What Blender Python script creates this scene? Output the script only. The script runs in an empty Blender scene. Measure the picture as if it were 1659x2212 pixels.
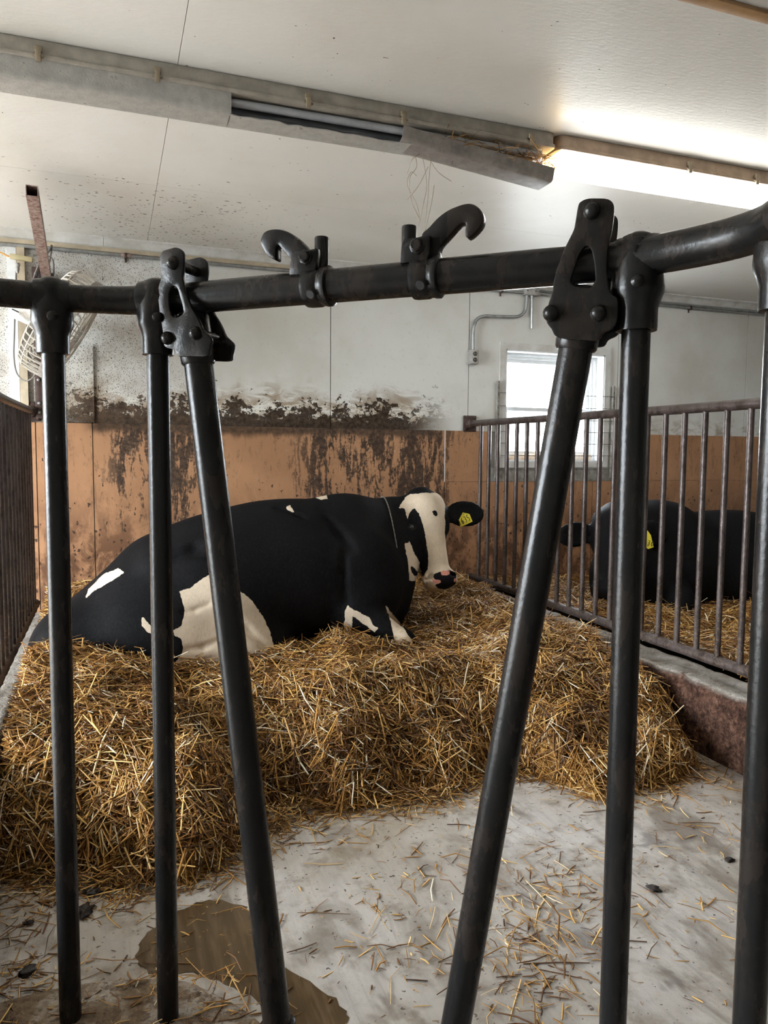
import bpy, bmesh, math, random
import numpy as np
from mathutils import Vector, Matrix
random.seed(7); rng = np.random.default_rng(7)
PI = math.pi
SC = bpy.context.scene
COL = SC.collection

# ------------------------------------------------------------------ camera, sky, lights, exposure
IW, IH, FPX, CAMZ = 1659.0, 2212.0, 1606.0, 1.2
YAW, PITCH, ROLL = math.radians(20.12), math.radians(-4.44), math.radians(.45)
_f = np.array([math.sin(YAW)*math.cos(PITCH), math.cos(YAW)*math.cos(PITCH), math.sin(PITCH)])
_r = np.array([math.cos(YAW), -math.sin(YAW), 0.0]); _u = np.cross(_r, _f)
CR = _r*math.cos(ROLL)+_u*math.sin(ROLL); CU = -_r*math.sin(ROLL)+_u*math.cos(ROLL); CF = _f
CP = np.array([0, 0, CAMZ])
cd = bpy.data.cameras.new('camera'); cam = bpy.data.objects.new('camera', cd); COL.objects.link(cam)
cam.matrix_world = Matrix(((CR[0], CU[0], -CF[0], CP[0]), (CR[1], CU[1], -CF[1], CP[1]), (CR[2], CU[2], -CF[2], CP[2]), (0, 0, 0, 1)))
cd.sensor_fit = 'VERTICAL'; cd.sensor_height = 36.0; cd.lens = 36.0*FPX/IH; cd.clip_start = .02; cd.clip_end = 200
SC.camera = cam
wd = bpy.data.worlds.new('sky'); SC.world = wd; wd.use_nodes = True
bg = wd.node_tree.nodes['Background']; bg.inputs[0].default_value = (.87, .94, 1.0, 1); bg.inputs[1].default_value = 21.0
TUBE_STRENGTH = 7.0
SC.view_settings.view_transform = 'Standard'; SC.view_settings.look = 'None'; SC.view_settings.gamma = 1.0
SC.view_settings.use_curve_mapping = False; SC.view_settings.exposure = 1.0
SC.cycles.max_bounces = 5; SC.cycles.diffuse_bounces = 3; SC.cycles.glossy_bounces = 3; SC.cycles.transmission_bounces = 3; SC.cycles.transparent_max_bounces = 6; SC.cycles.use_adaptive_sampling = True; SC.cycles.adaptive_threshold = .07; SC.cycles.adaptive_min_samples = 20; SC.cycles.caustics_reflective = False; SC.cycles.caustics_refractive = False
SC.cycles.sample_clamp_indirect = 6.0; SC.cycles.use_light_tree = False

def ray(x, y): return CF+CR*((x-IW/2)/FPX)-CU*((y-IH/2)/FPX)
def onp(x, y, ax, val):                      # pixel -> point on an axis plane (floor, wall, partition)
    r = ray(x, y); return CP+r*((val-CP[ax])/r[ax])
def onpl(x, y, p0, n):                       # pixel -> point on any plane
    r = ray(x, y); n = np.asarray(n); return CP+r*(np.dot(np.asarray(p0)-CP, n)/np.dot(r, n))
def proj(P):
    d = np.asarray(P)-CP; z = d@CF
    return np.stack([IW/2+FPX*(d@CR)/z, IH/2-FPX*(d@CU)/z], -1)

# ------------------------------------------------------------------ mesh helpers
def smoothstep(a, b, x):
    t = np.clip((x-a)/(b-a), 0, 1); return t*t*(3-2*t)
class MB:
    def __init__(s): s.v = []; s.f = []
    def add(s, v, f):
        o = len(s.v); s.v += [tuple(map(float, p)) for p in v]; s.f += [tuple(i+o for i in q) for q in f]; return s
    def box(s, lo, hi, bev=0.0, rot=None, at=None):
        lo = np.array(lo, float); hi = np.array(hi, float); b = min(bev, *( (hi-lo)*.49 ))
        if b <= 0:
            v = [(x, y, z) for z in (lo[2], hi[2]) for y in (lo[1], hi[1]) for x in (lo[0], hi[0])]
            f = [(0, 2, 3, 1), (4, 5, 7, 6), (0, 1, 5, 4), (2, 6, 7, 3), (0, 4, 6, 2), (1, 3, 7, 5)]
        else:
            bm = bmesh.new(); bmesh.ops.create_cube(bm, size=1)
            for q in bm.verts: q.co = Vector(((lo+hi)/2+np.array(q.co)*(hi-lo)))
            bmesh.ops.bevel(bm, geom=bm.edges[:], offset=b, segments=2, affect='EDGES', profile=.5)
            bm.verts.index_update(); v = [tuple(q.co) for q in bm.verts]; f = [tuple(q.index for q in fc.verts) for fc in bm.faces]; bm.free()
        if rot is not None:
            R = np.array(rot); at_ = np.zeros(3) if at is None else np.array(at); v = [R@np.array(p)+at_ for p in v]
        elif at is not None: v = [np.array(p)+np.array(at) for p in v]
        return s.add(v, f)
    def tube(s, pts, r, seg=12, caps=True, closed=False):
        P = [np.array(p, float) for p in pts]; n = len(P); rr = [r]*n if np.isscalar(r) else list(r)
        T = []
        for i in range(n):
            if closed: t = P[(i+1) % n]-P[i-1]
            else: t = P[min(i+1, n-1)]-P[max(i-1, 0)]
            T.append(t/(np.linalg.norm(t)+1e-12))
        a = np.array([0, 0, 1.]) if abs(T[0][2]) < .9 else np.array([1., 0, 0])
        nrm = np.cross(T[0], a); nrm /= np.linalg.norm(nrm); v = []
        for i in range(n):
            nrm = nrm-T[i]*np.dot(nrm, T[i]); nrm /= np.linalg.norm(nrm); b = np.cross(T[i], nrm)
            for k in range(seg):
                an = 2*PI*k/seg; v.append(P[i]+rr[i]*(math.cos(an)*nrm+math.sin(an)*b))
        f = []
        for i in range(n if closed else n-1):
            j = (i+1) % n
            for k in range(seg):
                k2 = (k+1) % seg; f.append((i*seg+k, i*seg+k2, j*seg+k2, j*seg+k))
        if caps and not closed:
            f.append(tuple(range(seg-1, -1, -1))); f.append(tuple((n-1)*seg+k for k in range(seg)))
        return s.add(v, f)
    def lathe(s, prof, at=(0, 0, 0), axis=(0, 0, 1), seg=20, cap=True):   # prof: (r, h)
        ax = np.array(axis, float); ax /= np.linalg.norm(ax)
        a = np.array([1., 0, 0]) if abs(ax[0]) < .9 else np.array([0, 1., 0]); e1 = np.cross(ax, a); e1 /= np.linalg.norm(e1); e2 = np.cross(ax, e1)
        at = np.array(at, float); v = []; f = []
        for r, h in prof:
            for k in range(seg):
                an = 2*PI*k/seg; v.append(at+ax*h+r*(math.cos(an)*e1+math.sin(an)*e2))
        for i in range(len(prof)-1):
            for k in range(seg):
                k2 = (k+1) % seg; f.append((i*seg+k, i*seg+k2, (i+1)*seg+k2, (i+1)*seg+k))
        if cap:
            f.append(tuple(range(seg-1, -1, -1))); f.append(tuple((len(prof)-1)*seg+k for k in range(seg)))
        return s.add(v, f)
    def extrude(s, poly, e1, e2, e3, at, t0, t1, holes=(), bev=0.0):        # flat outline (with holes) given thickness along e3
        e1, e2, e3, at = (np.array(q, float) for q in (e1, e2, e3, at))
        bm = bmesh.new(); edges = []
        for lp in [poly]+list(holes):
            vs = [bm.verts.new((p[0], p[1], 0)) for p in lp]
            edges += [bm.edges.new((vs[i], vs[(i+1) % len(vs)])) for i in range(len(vs))]
        bmesh.ops.triangle_fill(bm, use_beauty=True, use_dissolve=False, edges=edges)
        bmesh.ops.recalc_face_normals(bm, faces=bm.faces[:])
        r = bmesh.ops.extrude_face_region(bm, geom=bm.faces[:])
        for q in r['geom']:
            if isinstance(q, bmesh.types.BMVert): q.co.z = t1-t0
        bmesh.ops.recalc_face_normals(bm, faces=bm.faces[:])
        if bev > 0:
            eg = [e for e in bm.edges if len(e.link_faces) == 2 and e.calc_face_angle(0) > 1.2 and abs(e.verts[0].co.z-e.verts[1].co.z) < 1e-6]
            bmesh.ops.bevel(bm, geom=eg, offset=bev, segments=2, affect='EDGES', profile=.5)
        bm.verts.index_update()
        v = [at+e1*q.co.x+e2*q.co.y+e3*(q.co.z+t0) for q in bm.verts]; f = [tuple(q.index for q in fc.verts) for fc in bm.faces]; bm.free()
        return s.add(v, f)
    def build(s, name, mat, parent=None, smooth=True, angle=35):
        off = np.array(parent_loc(parent)) if parent is not None else np.zeros(3)
        me = bpy.data.meshes.new(name); me.from_pydata([tuple(np.array(p)-off) for p in s.v], [], s.f)
        bm = bmesh.new(); bm.from_mesh(me); bmesh.ops.recalc_face_normals(bm, faces=bm.faces[:])
        if smooth:
            ca = math.radians(angle)
            for fc in bm.faces: fc.smooth = True
            for e in bm.edges:
                if len(e.link_faces) == 2 and e.calc_face_angle(0) > ca: e.smooth = False
        bm.to_mesh(me); bm.free(); me.update()
        return link(name, me, mat, parent)
def parent_loc(o):
    L = Vector(o.location)
    while o.parent: o = o.parent; L += o.location
    return L
def link(name, me, mat, parent=None):
    if mat is not None: me.materials.append(mat)
    o = bpy.data.objects.new(name, me); COL.objects.link(o); o.parent = parent; return o
def tag(o, label=None, cat=None, group=None, kind=None):
    if label: o['label'] = label
    if cat: o['category'] = cat
    if group: o['group'] = group
    if kind: o['kind'] = kind
    return o
def thing(name, loc, label, cat, group=None, kind=None):
    o = bpy.data.objects.new(name, None); COL.objects.link(o); o.location = loc; o.empty_display_size = .05
    return tag(o, label, cat, group, kind)
def share(name, src, loc, parent):            # another piece with the same mesh
    o = bpy.data.objects.new(name, src.data); COL.objects.link(o); o.parent = parent; o.location = loc; return o
def spline(pts, n=8):                         # Catmull-Rom
    P = [np.array(p, float) for p in pts]; P = [2*P[0]-P[1]]+P+[2*P[-1]-P[-2]]; out = []
    for i in range(1, len(P)-2):
        for k in range(n):
            t = k/n; a, b, c, d = P[i-1:i+3]
            out.append(.5*((2*b)+(c-a)*t+(2*a-5*b+4*c-d)*t*t+(3*b-a-3*c+d)*t**3))
    out.append(P[-2]); return out

# ------------------------------------------------------------------ material helpers
class NT:
    def __init__(s, name):
        s.m = bpy.data.materials.new(name); s.m.use_nodes = True; s.t = s.m.node_tree; s.N = s.t.nodes; s.L = s.t.links
        s.b = s.N['Principled BSDF']; s._pos = None; s._xyz = None
    def new(s, ty, **k):
        n = s.N.new(ty)
        for a, b in k.items(): setattr(n, a, b)
        return n
    def put(s, sock, v):
        if isinstance(v, bpy.types.NodeSocket): s.L.new(v, sock)
        elif isinstance(v, (tuple, list)): sock.default_value = tuple(v)+((1,) if len(v) == 3 and len(sock.default_value) == 4 else ())
        else: sock.default_value = v
    @property
    def pos(s):
        if s._pos is None: s._pos = s.new('ShaderNodeNewGeometry').outputs['Position']
        return s._pos
    @property
    def xyz(s):
        if s._xyz is None:
            n = s.new('ShaderNodeSeparateXYZ'); s.put(n.inputs[0], s.pos); s._xyz = n.outputs
        return s._xyz
    def map(s, v, scale=(1, 1, 1), rot=(0, 0, 0), loc=(0, 0, 0)):
        n = s.new('ShaderNodeMapping'); s.put(n.inputs[0], v); n.inputs['Scale'].default_value = scale; n.inputs['Rotation'].default_value = rot; n.inputs['Location'].default_value = loc
        return n.outputs[0]
    def noise(s, v, scale=5, det=4, rough=.55, dist=0.0):
        n = s.new('ShaderNodeTexNoise'); s.put(n.inputs['Vector'], v); n.inputs['Scale'].default_value = scale; n.inputs['Detail'].default_value = det
        n.inputs['Roughness'].default_value = rough; n.inputs['Distortion'].default_value = dist; return n.outputs[0]
    def noisec(s, v, scale=5, det=2):
        n = s.new('ShaderNodeTexNoise'); s.put(n.inputs['Vector'], v); n.inputs['Scale'].default_value = scale; n.inputs['Detail'].default_value = det; return n.outputs[1]
    def voro(s, v, scale=20, feature='F1', rnd=1.0):
        n = s.new('ShaderNodeTexVoronoi', feature=feature); s.put(n.inputs['Vector'], v); n.inputs['Scale'].default_value = scale; n.inputs['Randomness'].default_value = rnd
        return n.outputs
    def m_(s, op, a, b=0.0, c=None, clamp=False):
        n = s.new('ShaderNodeMath', operation=op); n.use_clamp = clamp; s.put(n.inputs[0], a); s.put(n.inputs[1], b)
        if c is not None: s.put(n.inputs[2], c)
        return n.outputs[0]
    def add(s, *a):
        o = a[0]
        for q in a[1:]: o = s.m_('ADD', o, q)
        return o
    def mul(s, *a):
        o = a[0]
        for q in a[1:]: o = s.m_('MULTIPLY', o, q)
        return o
    def inv(s, a): return s.m_('SUBTRACT', 1.0, a, clamp=True)
    def st(s, v, lo, hi, a=0.0, b=1.0):
        n = s.new('ShaderNodeMapRange', interpolation_type='SMOOTHSTEP'); s.put(n.inputs[0], v); s.put(n.inputs[1], lo); s.put(n.inputs[2], hi); s.put(n.inputs[3], a); s.put(n.inputs[4], b)
        return n.outputs[0]
    def ramp(s, f, stops):
        n = s.new('ShaderNodeValToRGB'); s.put(n.inputs[0], f); e = n.color_ramp.elements
        while len(e) < len(stops): e.new(.5)
        for q, (p, c) in zip(e, stops): q.position = p; q.color = tuple(c)+(1,)
        return n.outputs[0]
    def mix(s, f, a, b, mode='MIX'):
        n = s.new('ShaderNodeMix', data_type='RGBA', blend_type=mode); s.put(n.inputs[0], f); s.put(n.inputs[6], a); s.put(n.inputs[7], b); return n.outputs[2]
    def vadd(s, a, b):
        n = s.new('ShaderNodeVectorMath', operation='ADD'); s.put(n.inputs[0], a); s.put(n.inputs[1], b); return n.outputs[0]
    def vscale(s, a, k):
        n = s.new('ShaderNodeVectorMath', operation='SCALE'); s.put(n.inputs[0], a); n.inputs['Scale'].default_value = k; return n.outputs[0]
    def attr(s, name):
        n = s.new('ShaderNodeAttribute', attribute_name=name); return n
    def bump(s, h, strength=.3, dist=.01):
        n = s.new('ShaderNodeBump'); s.put(n.inputs['Height'], h); n.inputs['Strength'].default_value = strength; n.inputs['Distance'].default_value = dist
        s.L.new(n.outputs[0], s.b.inputs['Normal']); return n
    def out(s, col=None, rough=None, metal=None, spec=None, **k):
        if col is not None: s.put(s.b.inputs['Base Color'], col)
        if rough is not None: s.put(s.b.inputs['Roughness'], rough)
        if metal is not None: s.put(s.b.inputs['Metallic'], metal)
        if spec is not None: s.put(s.b.inputs['Specular IOR Level'], spec)
        return s.m
# ------------------------------------------------------------------ materials of the place
def splats(n, dens, scale, stretch=(1, 1, 1), r0=.06, r1=.24):  # flecks whose number follows dens
    w = n.vadd(n.map(n.pos, scale=stretch), n.vscale(n.noisec(n.pos, scale*1.4, 0), .9/scale))
    v = n.voro(w, scale)
    cr = n.new('ShaderNodeSeparateColor'); n.put(cr.inputs[0], v['Color'])
    rad = n.mul(n.st(n.add(dens, n.m_('MULTIPLY', cr.outputs[0], 1.0)), 1.0, 1.35, 0, 1), n.add(r0, n.mul(cr.outputs[1], r1)))
    return n.st(n.m_('SUBTRACT', rad, v['Distance']), .0, .05)
def near(n, x, lo, hi, soft):                                    # 1 between lo and hi
    return n.mul(n.st(x, lo-soft, lo+soft), n.inv(n.st(x, hi-soft, hi+soft)))

def mat_white_wall():
    n = NT('painted_wall_panel'); X, Y, Z = n.xyz
    big = n.noise(n.pos, 1.6, 4, .6); fine = n.noise(n.pos, 38, 4, .65)
    col = n.mix(n.st(big, .35, .75), (.70, .70, .67), (.58, .56, .50))
    col = n.mix(n.mul(n.st(fine, .55, .75), .35), col, (.47, .42, .34))
    # damp yellow wash rising from the ledge
    wob = n.noise(n.map(n.pos, (2.6, 1, 1)), 1.5, 4, .6, .6); inx = near(n, X, -.3, 2.05, .22)
    zt = n.m_('SUBTRACT', Z, 1.365)
    wash = n.mul(n.inv(n.st(zt, n.mul(wob, .30), n.add(n.mul(wob, .46), .06))), inx)
    wsh = n.mul(wash, n.st(n.noise(n.map(n.pos, (1, 1, 3.5), (0, .25, 0)), 5, 4, .62, 1.4), .36, .58))
    col = n.mix(n.mul(wsh, .80), col, (.23, .14, .06))
    # caked manure band above the ledge, flaking to bare paint
    cake = n.noise(n.map(n.pos, (1, 1, 1.2)), 13, 4, .68, .35); prof = n.noise(n.map(n.pos, (1, 1, .02)), 4.5, 3, .5)
    t = n.m_('DIVIDE', zt, n.add(.05, n.mul(prof, .22)))
    gap = n.noise(n.map(n.pos, (1, 1, 1)), 34, 4, .7, .6)
    dark = n.mul(n.st(n.m_('SUBTRACT', n.add(n.mul(cake, 1.7), n.mul(gap, 1.1)), n.mul(t, .42)), 1.02, 1.10), inx)
    dark = n.m_('MAXIMUM', dark, n.mul(inx, n.inv(n.st(n.add(zt, n.mul(gap, .03)), .045, .075))))
    pale = n.mul(inx, n.inv(n.st(zt, .10, .2)), n.inv(dark), n.st(gap, .42, .6)); col = n.mix(n.mul(pale, .8), col, (.80, .76, .66))
    col = n.mix(n.mul(dark, .97), col, n.mix(n.st(fine, .35, .7), (.022, .014, .009), (.075, .050, .032)))
    # dirt low on the wall further right
    low = n.mul(n.inv(n.st(zt, .02, .17)), n.st(n.noise(n.map(n.pos, (1.4, 1, 3)), 6, 4, .65, .8), .42, .66), n.st(X, 3.4, 3.7))
    col = n.mix(n.mul(low, .7), col, (.24, .17, .10))
    # fly and manure flecks, thick by the fan
    d1 = n.mul(n.inv(n.st(X, -.1, .85)), n.inv(n.st(Z, 2.25, 2.6)), n.add(.75, n.mul(n.noise(n.pos, 2.5, 3), .5)), .72)
    d2 = n.mul(n.noise(n.pos, 1.1, 3), .22)
    f1 = splats(n, n.add(d1, d2), 100, (1.3, 1, .8), .12, .26); f2 = splats(n, n.add(n.mul(d1, .4), n.mul(d2, 1.5)), 26, (1, 1, .9), .04, .13)
    f3 = splats(n, n.add(d1, .10), 150, (1.5, 1, .7), .16, .34)
    fl = n.m_('MAXIMUM', n.m_('MAXIMUM', f1, f2), f3)
    col = n.mix(n.mul(d1, n.st(n.noise(n.pos, 7, 4, .65), .3, .75), .65), col, (.24, .16, .11))
    col = n.mix(n.mul(fl, .95), col, (.04, .025, .016))
    n.bump(n.noise(n.pos, 38, 2, .65), .10, .006)
    return n.out(col, n.add(.42, n.mul(dark, .4)), spec=n.m_('SUBTRACT', .4, n.mul(dark, .3)))
def mat_tan_board():
    n = NT('tan_wall_board'); X, Y, Z = n.xyz
    big = n.noise(n.pos, 2.2, 4, .6); fine = n.noise(n.pos, 45, 4, .6)
    col = n.mix(n.st(big, .3, .75), (.45, .24, .125), (.35, .18, .092))
    zt = n.m_('SUBTRACT', 1.365, Z); inx = near(n, X, -.12, 2.1, .05)
    where = n.add(near(n, X, -.02, .52, .08), near(n, X, 1.12, 2.2, .14)); where = n.m_('MINIMUM', where, 1.0)
    s1 = n.noise(n.map(n.pos, (1, 1, .20)), 26, 4, .75, .7); s2 = n.noise(n.map(n.pos, (1, 1, .4)), 6, 4, .65, .4); s3 = n.noise(n.pos, 48, 4, .7, .4)
    fade = n.inv(n.st(zt, .12, .80))
    run = n.st(n.add(n.mul(s1, .62), n.mul(s2, .50), n.mul(s3, .28), n.mul(fade, .10), n.mul(where, .09)), .82, .90)
    run = n.mul(run, n.add(.3, n.mul(where, .7)), n.st(fade, .0, .25))
    top = n.mul(n.inv(n.st(zt, n.mul(n.noise(n.map(n.pos, (1, 1, .1)), 16, 4, .75), .05), n.mul(n.noise(n.map(n.pos, (1, 1, .1)), 16, 4, .75), .15))), inx)
    low = n.mul(n.st(zt, .25, .85), n.st(n.noise(n.map(n.pos, (1, 1, .6)), 9, 4, .75, .4), .36, .58))
    scr = n.st(n.noise(n.map(n.pos, (2.4, 1, .8), (0, .5, 0)), 14, 4, .75, 1.2), .57, .66)
    col = n.mix(n.mul(low, .88), col, (.085, .038, .02)); col = n.mix(n.mul(scr, .40), col, (.15, .075, .04))
    halo = n.mul(where, n.st(n.add(n.mul(s1, .5), n.mul(s2, .6), n.mul(fade, .1)), .58, .75), fade); col = n.mix(n.mul(halo, .45), col, (.20, .10, .05))
    col = n.mix(n.mul(n.m_('MAXIMUM', run, n.mul(top, .95)), .95), col, n.mix(n.st(fine, .35, .7), (.022, .013, .009), (.085, .052, .03)))
    fl = n.m_('MAXIMUM', splats(n, n.add(.20, n.mul(n.st(zt, .2, .8), .42), n.mul(big, .12)), 50, (1, 1, .7), .1, .26), splats(n, n.add(.14, n.mul(big, .18)), 24, (1, 1, .65), .04, .18))
    col = n.mix(n.mul(fl, .92), col, (.035, .02, .013))
    n.bump(n.noise(n.map(n.pos, (1, 1, .5)), 40, 3, .7), .14, .006)
    return n.out(col, n.add(.45, n.mul(run, .3)), spec=.4)
def mat_ceiling():
    n = NT('glossy_ceiling_panel'); X, Y, Z = n.xyz
    big = n.noise(n.pos, 1.2, 4, .6)
    col = n.mix(n.st(big, .35, .75), (.83, .82, .79), (.74, .72, .67))
    d = n.mul(near(n, X, -.2, .75, .4), n.st(Y, 3.4, 4.2))
    col = n.mix(n.mul(d, n.noise(n.pos, 5, 4), .5), col, (.33, .25, .18))
    fl = n.m_('MAXIMUM', splats(n, n.add(n.mul(d, .75), .14, n.mul(n.noise(n.pos, 1.3, 3), .16)), 48, (.7, 1.3, 1), .10, .26), splats(n, n.add(n.mul(d, .3), .14, n.mul(n.noise(n.pos, .9, 3), .18)), 17, (.8, 1.2, 1), .04, .12))
    col = n.mix(n.mul(fl, .95), col, (.035, .022, .015))
    h = n.noise(n.map(n.pos, (1, 2.6, 1)), 34, 2, .6)
    n.bump(h, .16, .006); return n.out(col, .36, spec=.5)
def mat_floor():
    n = NT('worn_concrete'); X, Y, Z = n.xyz
    big = n.noise(n.pos, 1.7, 4, .62, .3); mid = n.noise(n.pos, 9, 4, .68); fine = n.noise(n.pos, 120, 3, .7)
    st = n.noise(n.map(n.pos, (1, .10, 1), (0, 0, .75)), 14, 4, .7, .9); st2 = n.noise(n.map(n.pos, (1, .03, 1), (0, 0, -1.30)), 60, 3, .7, .1)
    col = n.mix(n.st(big, .32, .68), (.58, .55, .515), (.40, .36, .31))
    col = n.mix(n.mul(n.st(st, .46, .72), .38), col, (.25, .24, .235)); col = n.mix(n.mul(n.st(mid, .46, .72), .7), col, (.20, .155, .11)); big2 = n.noise(n.map(n.pos, (1, .45, 1), (0, 0, .75)), 4.5, 4, .7, .6); col = n.mix(n.mul(n.st(big2, .50, .64), .75), col, (.19, .155, .12))
    col = n.mix(n.mul(n.st(st2, .5, .75), .28), col, (.20, .17, .14)); col = n.mix(n.mul(n.st(fine, .6, .75), .45), col, (.13, .095, .06))
    yel = n.mul(n.st(Y, 1.85, 2.3), n.st(big, .4, .6)); col = n.mix(n.mul(yel, .5), col, (.34, .26, .15))
    wet = n.st(n.add(n.noise(n.pos, 3.1, 4, .6, .5), n.mul(st, .2)), .70, .76); col = n.mix(n.mul(wet, .6), col, (.16, .14, .13))
    fl = n.m_('MAXIMUM', splats(n, n.add(.22, n.mul(big, .25)), 85, (1, 1, 1), .12, .3), splats(n, n.add(.12, n.mul(big, .2)), 34, (1, 1, 1), .05, .15)); col = n.mix(n.mul(fl, .85), col, (.07, .05, .035))
    n.bump(n.noise(n.pos, 30, 4, .72), .5, .004)
    return n.out(col, n.add(.40, n.mul(mid, .25)), spec=.45)
def mat_curb():
    n = NT('manure_caked_concrete'); X, Y, Z = n.xyz
    mid = n.noise(n.pos, 16, 4, .72, .4); fine = n.noise(n.pos, 90, 4, .7)
    up = n.new('ShaderNodeSeparateXYZ'); g = n.new('ShaderNodeNewGeometry'); n.put(up.inputs[0], g.outputs['Normal'])
    crm = n.noise(n.pos, 55, 4, .75, .8); side = n.ramp(n.add(n.mul(mid, .5), n.mul(crm, .5)), [(.36, (.018, .010, .008)), (.48, (.10, .05, .034)), (.60, (.23, .125, .085))])
    top = n.ramp(n.noise(n.pos, 9, 4, .68), [(.3, (.22, .18, .14)), (.5, (.42, .38, .33)), (.75, (.52, .49, .45))])
    col = n.mix(n.st(up.outputs[2], .4, .8), side, top); col = n.mix(n.mul(n.st(fine, .55, .7), .5), col, (.05, .032, .022))
    n.bump(crm, 1.0, .022); return n.out(col, .85, spec=.15)
def mat_simple(name, col, rough=.5, metal=0.0, var=.25, scale=14, bump=.0, spec=.5, dirt=None):
    n = NT(name); f = n.noise(n.pos, scale, 6, .65)
    dk = tuple(c*(1-var) for c in col); c = n.mix(n.st(f, .3, .7), col, dirt if dirt else dk)
    if bump: n.bump(n.noise(n.pos, scale*5, 4, .65), bump, .003)
    return n.out(c, n.add(rough-.08, n.mul(f, .16)), metal, spec)
def mat_dark_pipe():
    n = NT('dark_weathered_pipe'); a = n.noise(n.map(n.pos, (1, 1, .3)), 22, 4, .68, .3); b = n.noise(n.pos, 90, 4, .6)
    col = n.mix(n.st(a, .45, .62), (.010, .0098, .0096), (.019, .015, .0125)); col = n.mix(n.mul(n.st(b, .58, .74), .4), col, (.035, .022, .014))
    n.bump(b, .2, .003); return n.out(col, n.add(.14, n.mul(a, .24)), .0, .22)
def mat_rail_paint():
    n = NT('brown_pipe_rail'); X, Y, Z = n.xyz
    a = n.noise(n.map(n.pos, (1, 1, .4)), 20, 4, .7); b = n.noise(n.pos, 85, 4, .65); low = n.inv(n.st(Z, .45, 1.0))
    col = n.mix(n.st(a, .4, .65), (.085, .066, .062), (.035, .024, .02)); col = n.mix(n.mul(n.st(b, .48, .66), n.add(.2, n.mul(low, .6))), col, (.15, .10, .065))
    n.bump(b, .6, .004); return n.out(col, n.add(.33, n.mul(low, .3)), .35, .5)
M = dict(
    wall=mat_white_wall(), tan=mat_tan_board(), ceil=mat_ceiling(), floor=mat_floor(), curb=mat_curb(), pipe=mat_dark_pipe(), rail=mat_rail_paint(),
    plain_wall=mat_simple('plain_white_wall', (.62, .60, .55), .6), ground=mat_simple('outdoor_gravel', (.40, .39, .37), .9, scale=3),
    vinyl=mat_simple('white_vinyl', (.78, .80, .81), .35, var=.12, scale=20), grimyvinyl=mat_simple('grimy_trim', (.68, .68, .66), .45, scale=9, dirt=(.52, .50, .46)),
    sill=mat_simple('grimy_sill_board', (.34, .33, .30), .55, scale=22, dirt=(.16, .14, .115), bump=.3), rustwood=mat_simple('stained_sash', (.42, .26, .14), .5, scale=18, dirt=(.6, .55, .48)),
    galv=mat_simple('galvanised_conduit', (.42, .43, .43), .38, .75, .35, 24), cream=mat_simple('cream_wood_strip', (.60, .50, .36), .6, var=.3, scale=12),
    boxgrey=mat_simple('dusty_grey_box', (.45, .44, .42), .55, .2, .35, 40), outletface=mat_simple('outlet_face', (.48, .46, .42), .5, scale=40), black=mat_simple('black_plastic', (.012, .012, .013), .4, var=.2),
    rusttube=mat_simple('flaking_red_tube', (.42, .33, .29), .6, scale=60, dirt=(.14, .055, .04), bump=.3), rust=mat_simple('dark_rusty_steel', (.09, .055, .045), .55, .3, .4, 24, .3),
    fanwire=mat_simple('dusty_cream_wire', (.62, .57, .49), .5, .2, .3, 30), fanmetal=mat_simple('perforated_fan_band', (.50, .48, .44), .4, .5, .5, 70), fanblade=mat_simple('grey_fan_blade', (.30, .30, .31), .4, .4),
    cordgrey=mat_simple('grey_cable', (.16, .145, .13), .55), cordorange=mat_simple('orange_cord', (.72, .36, .08), .5), yellowbox=mat_simple('yellowed_plug_box', (.55, .47, .27), .5), white=mat_simple('white_label', (.80, .80, .79), .5, var=.06),
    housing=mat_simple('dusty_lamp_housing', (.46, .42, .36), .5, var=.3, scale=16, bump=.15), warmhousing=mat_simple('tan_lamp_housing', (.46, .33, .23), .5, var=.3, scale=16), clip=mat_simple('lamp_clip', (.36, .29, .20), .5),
    lens=mat_simple('dirty_lamp_lens', (.70, .68, .64), .3, var=.25, scale=30, bump=.4), lensdark=mat_simple('dusty_broken_lens', (.30, .27, .25), .35, var=.4, scale=24), tube=mat_simple('unlit_fluorescent_tube', (.50, .52, .56), .25), reflector=mat_simple('lamp_reflector', (.55, .50, .46), .45),
    manure=mat_simple('dark_manure', (.02, .013, .009), .6, bump=.6), batten=mat_simple('wood_batten', (.42, .25, .12), .55, scale=20))
def mat_glow(name, col, k):
    n = NT(name); n.out((.9, .9, .88), .4); n.put(n.b.inputs['Emission Color'], col); n.b.inputs['Emission Strength'].default_value = k; return n.m
M['glow'] = mat_glow('lit_lamp_lens', (1.0, .985, .93), TUBE_STRENGTH); M['glow_end'] = mat_glow('lit_lamp_lens_yellowed_end', (.62, .42, .18), TUBE_STRENGTH)
def mat_step():
    n = NT('dirt_strewn_step'); a = n.noise(n.pos, 8, 4, .7, .4); b = n.noise(n.pos, 70, 4, .7)
    col = n.mix(n.st(a, .38, .6), (.40, .36, .31), (.17, .12, .075)); col = n.mix(n.mul(n.st(b, .48, .62), .8), col, (.11, .07, .04)); col = n.mix(splats(n, .5, 70, (1, 1, 1), .1, .3), col, (.33, .23, .10))
    n.bump(b, .6, .006); return n.out(col, .8, spec=.2)
M['step'] = mat_step(); M['lens'].node_tree.nodes['Principled BSDF'].inputs['Transmission Weight'].default_value = .35
def mat_glass():
    n = NT('window_glass'); n.out((1, 1, 1), .02); n.b.inputs['Alpha'].default_value = .10; return n.m
M['glass'] = mat_glass()
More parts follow.
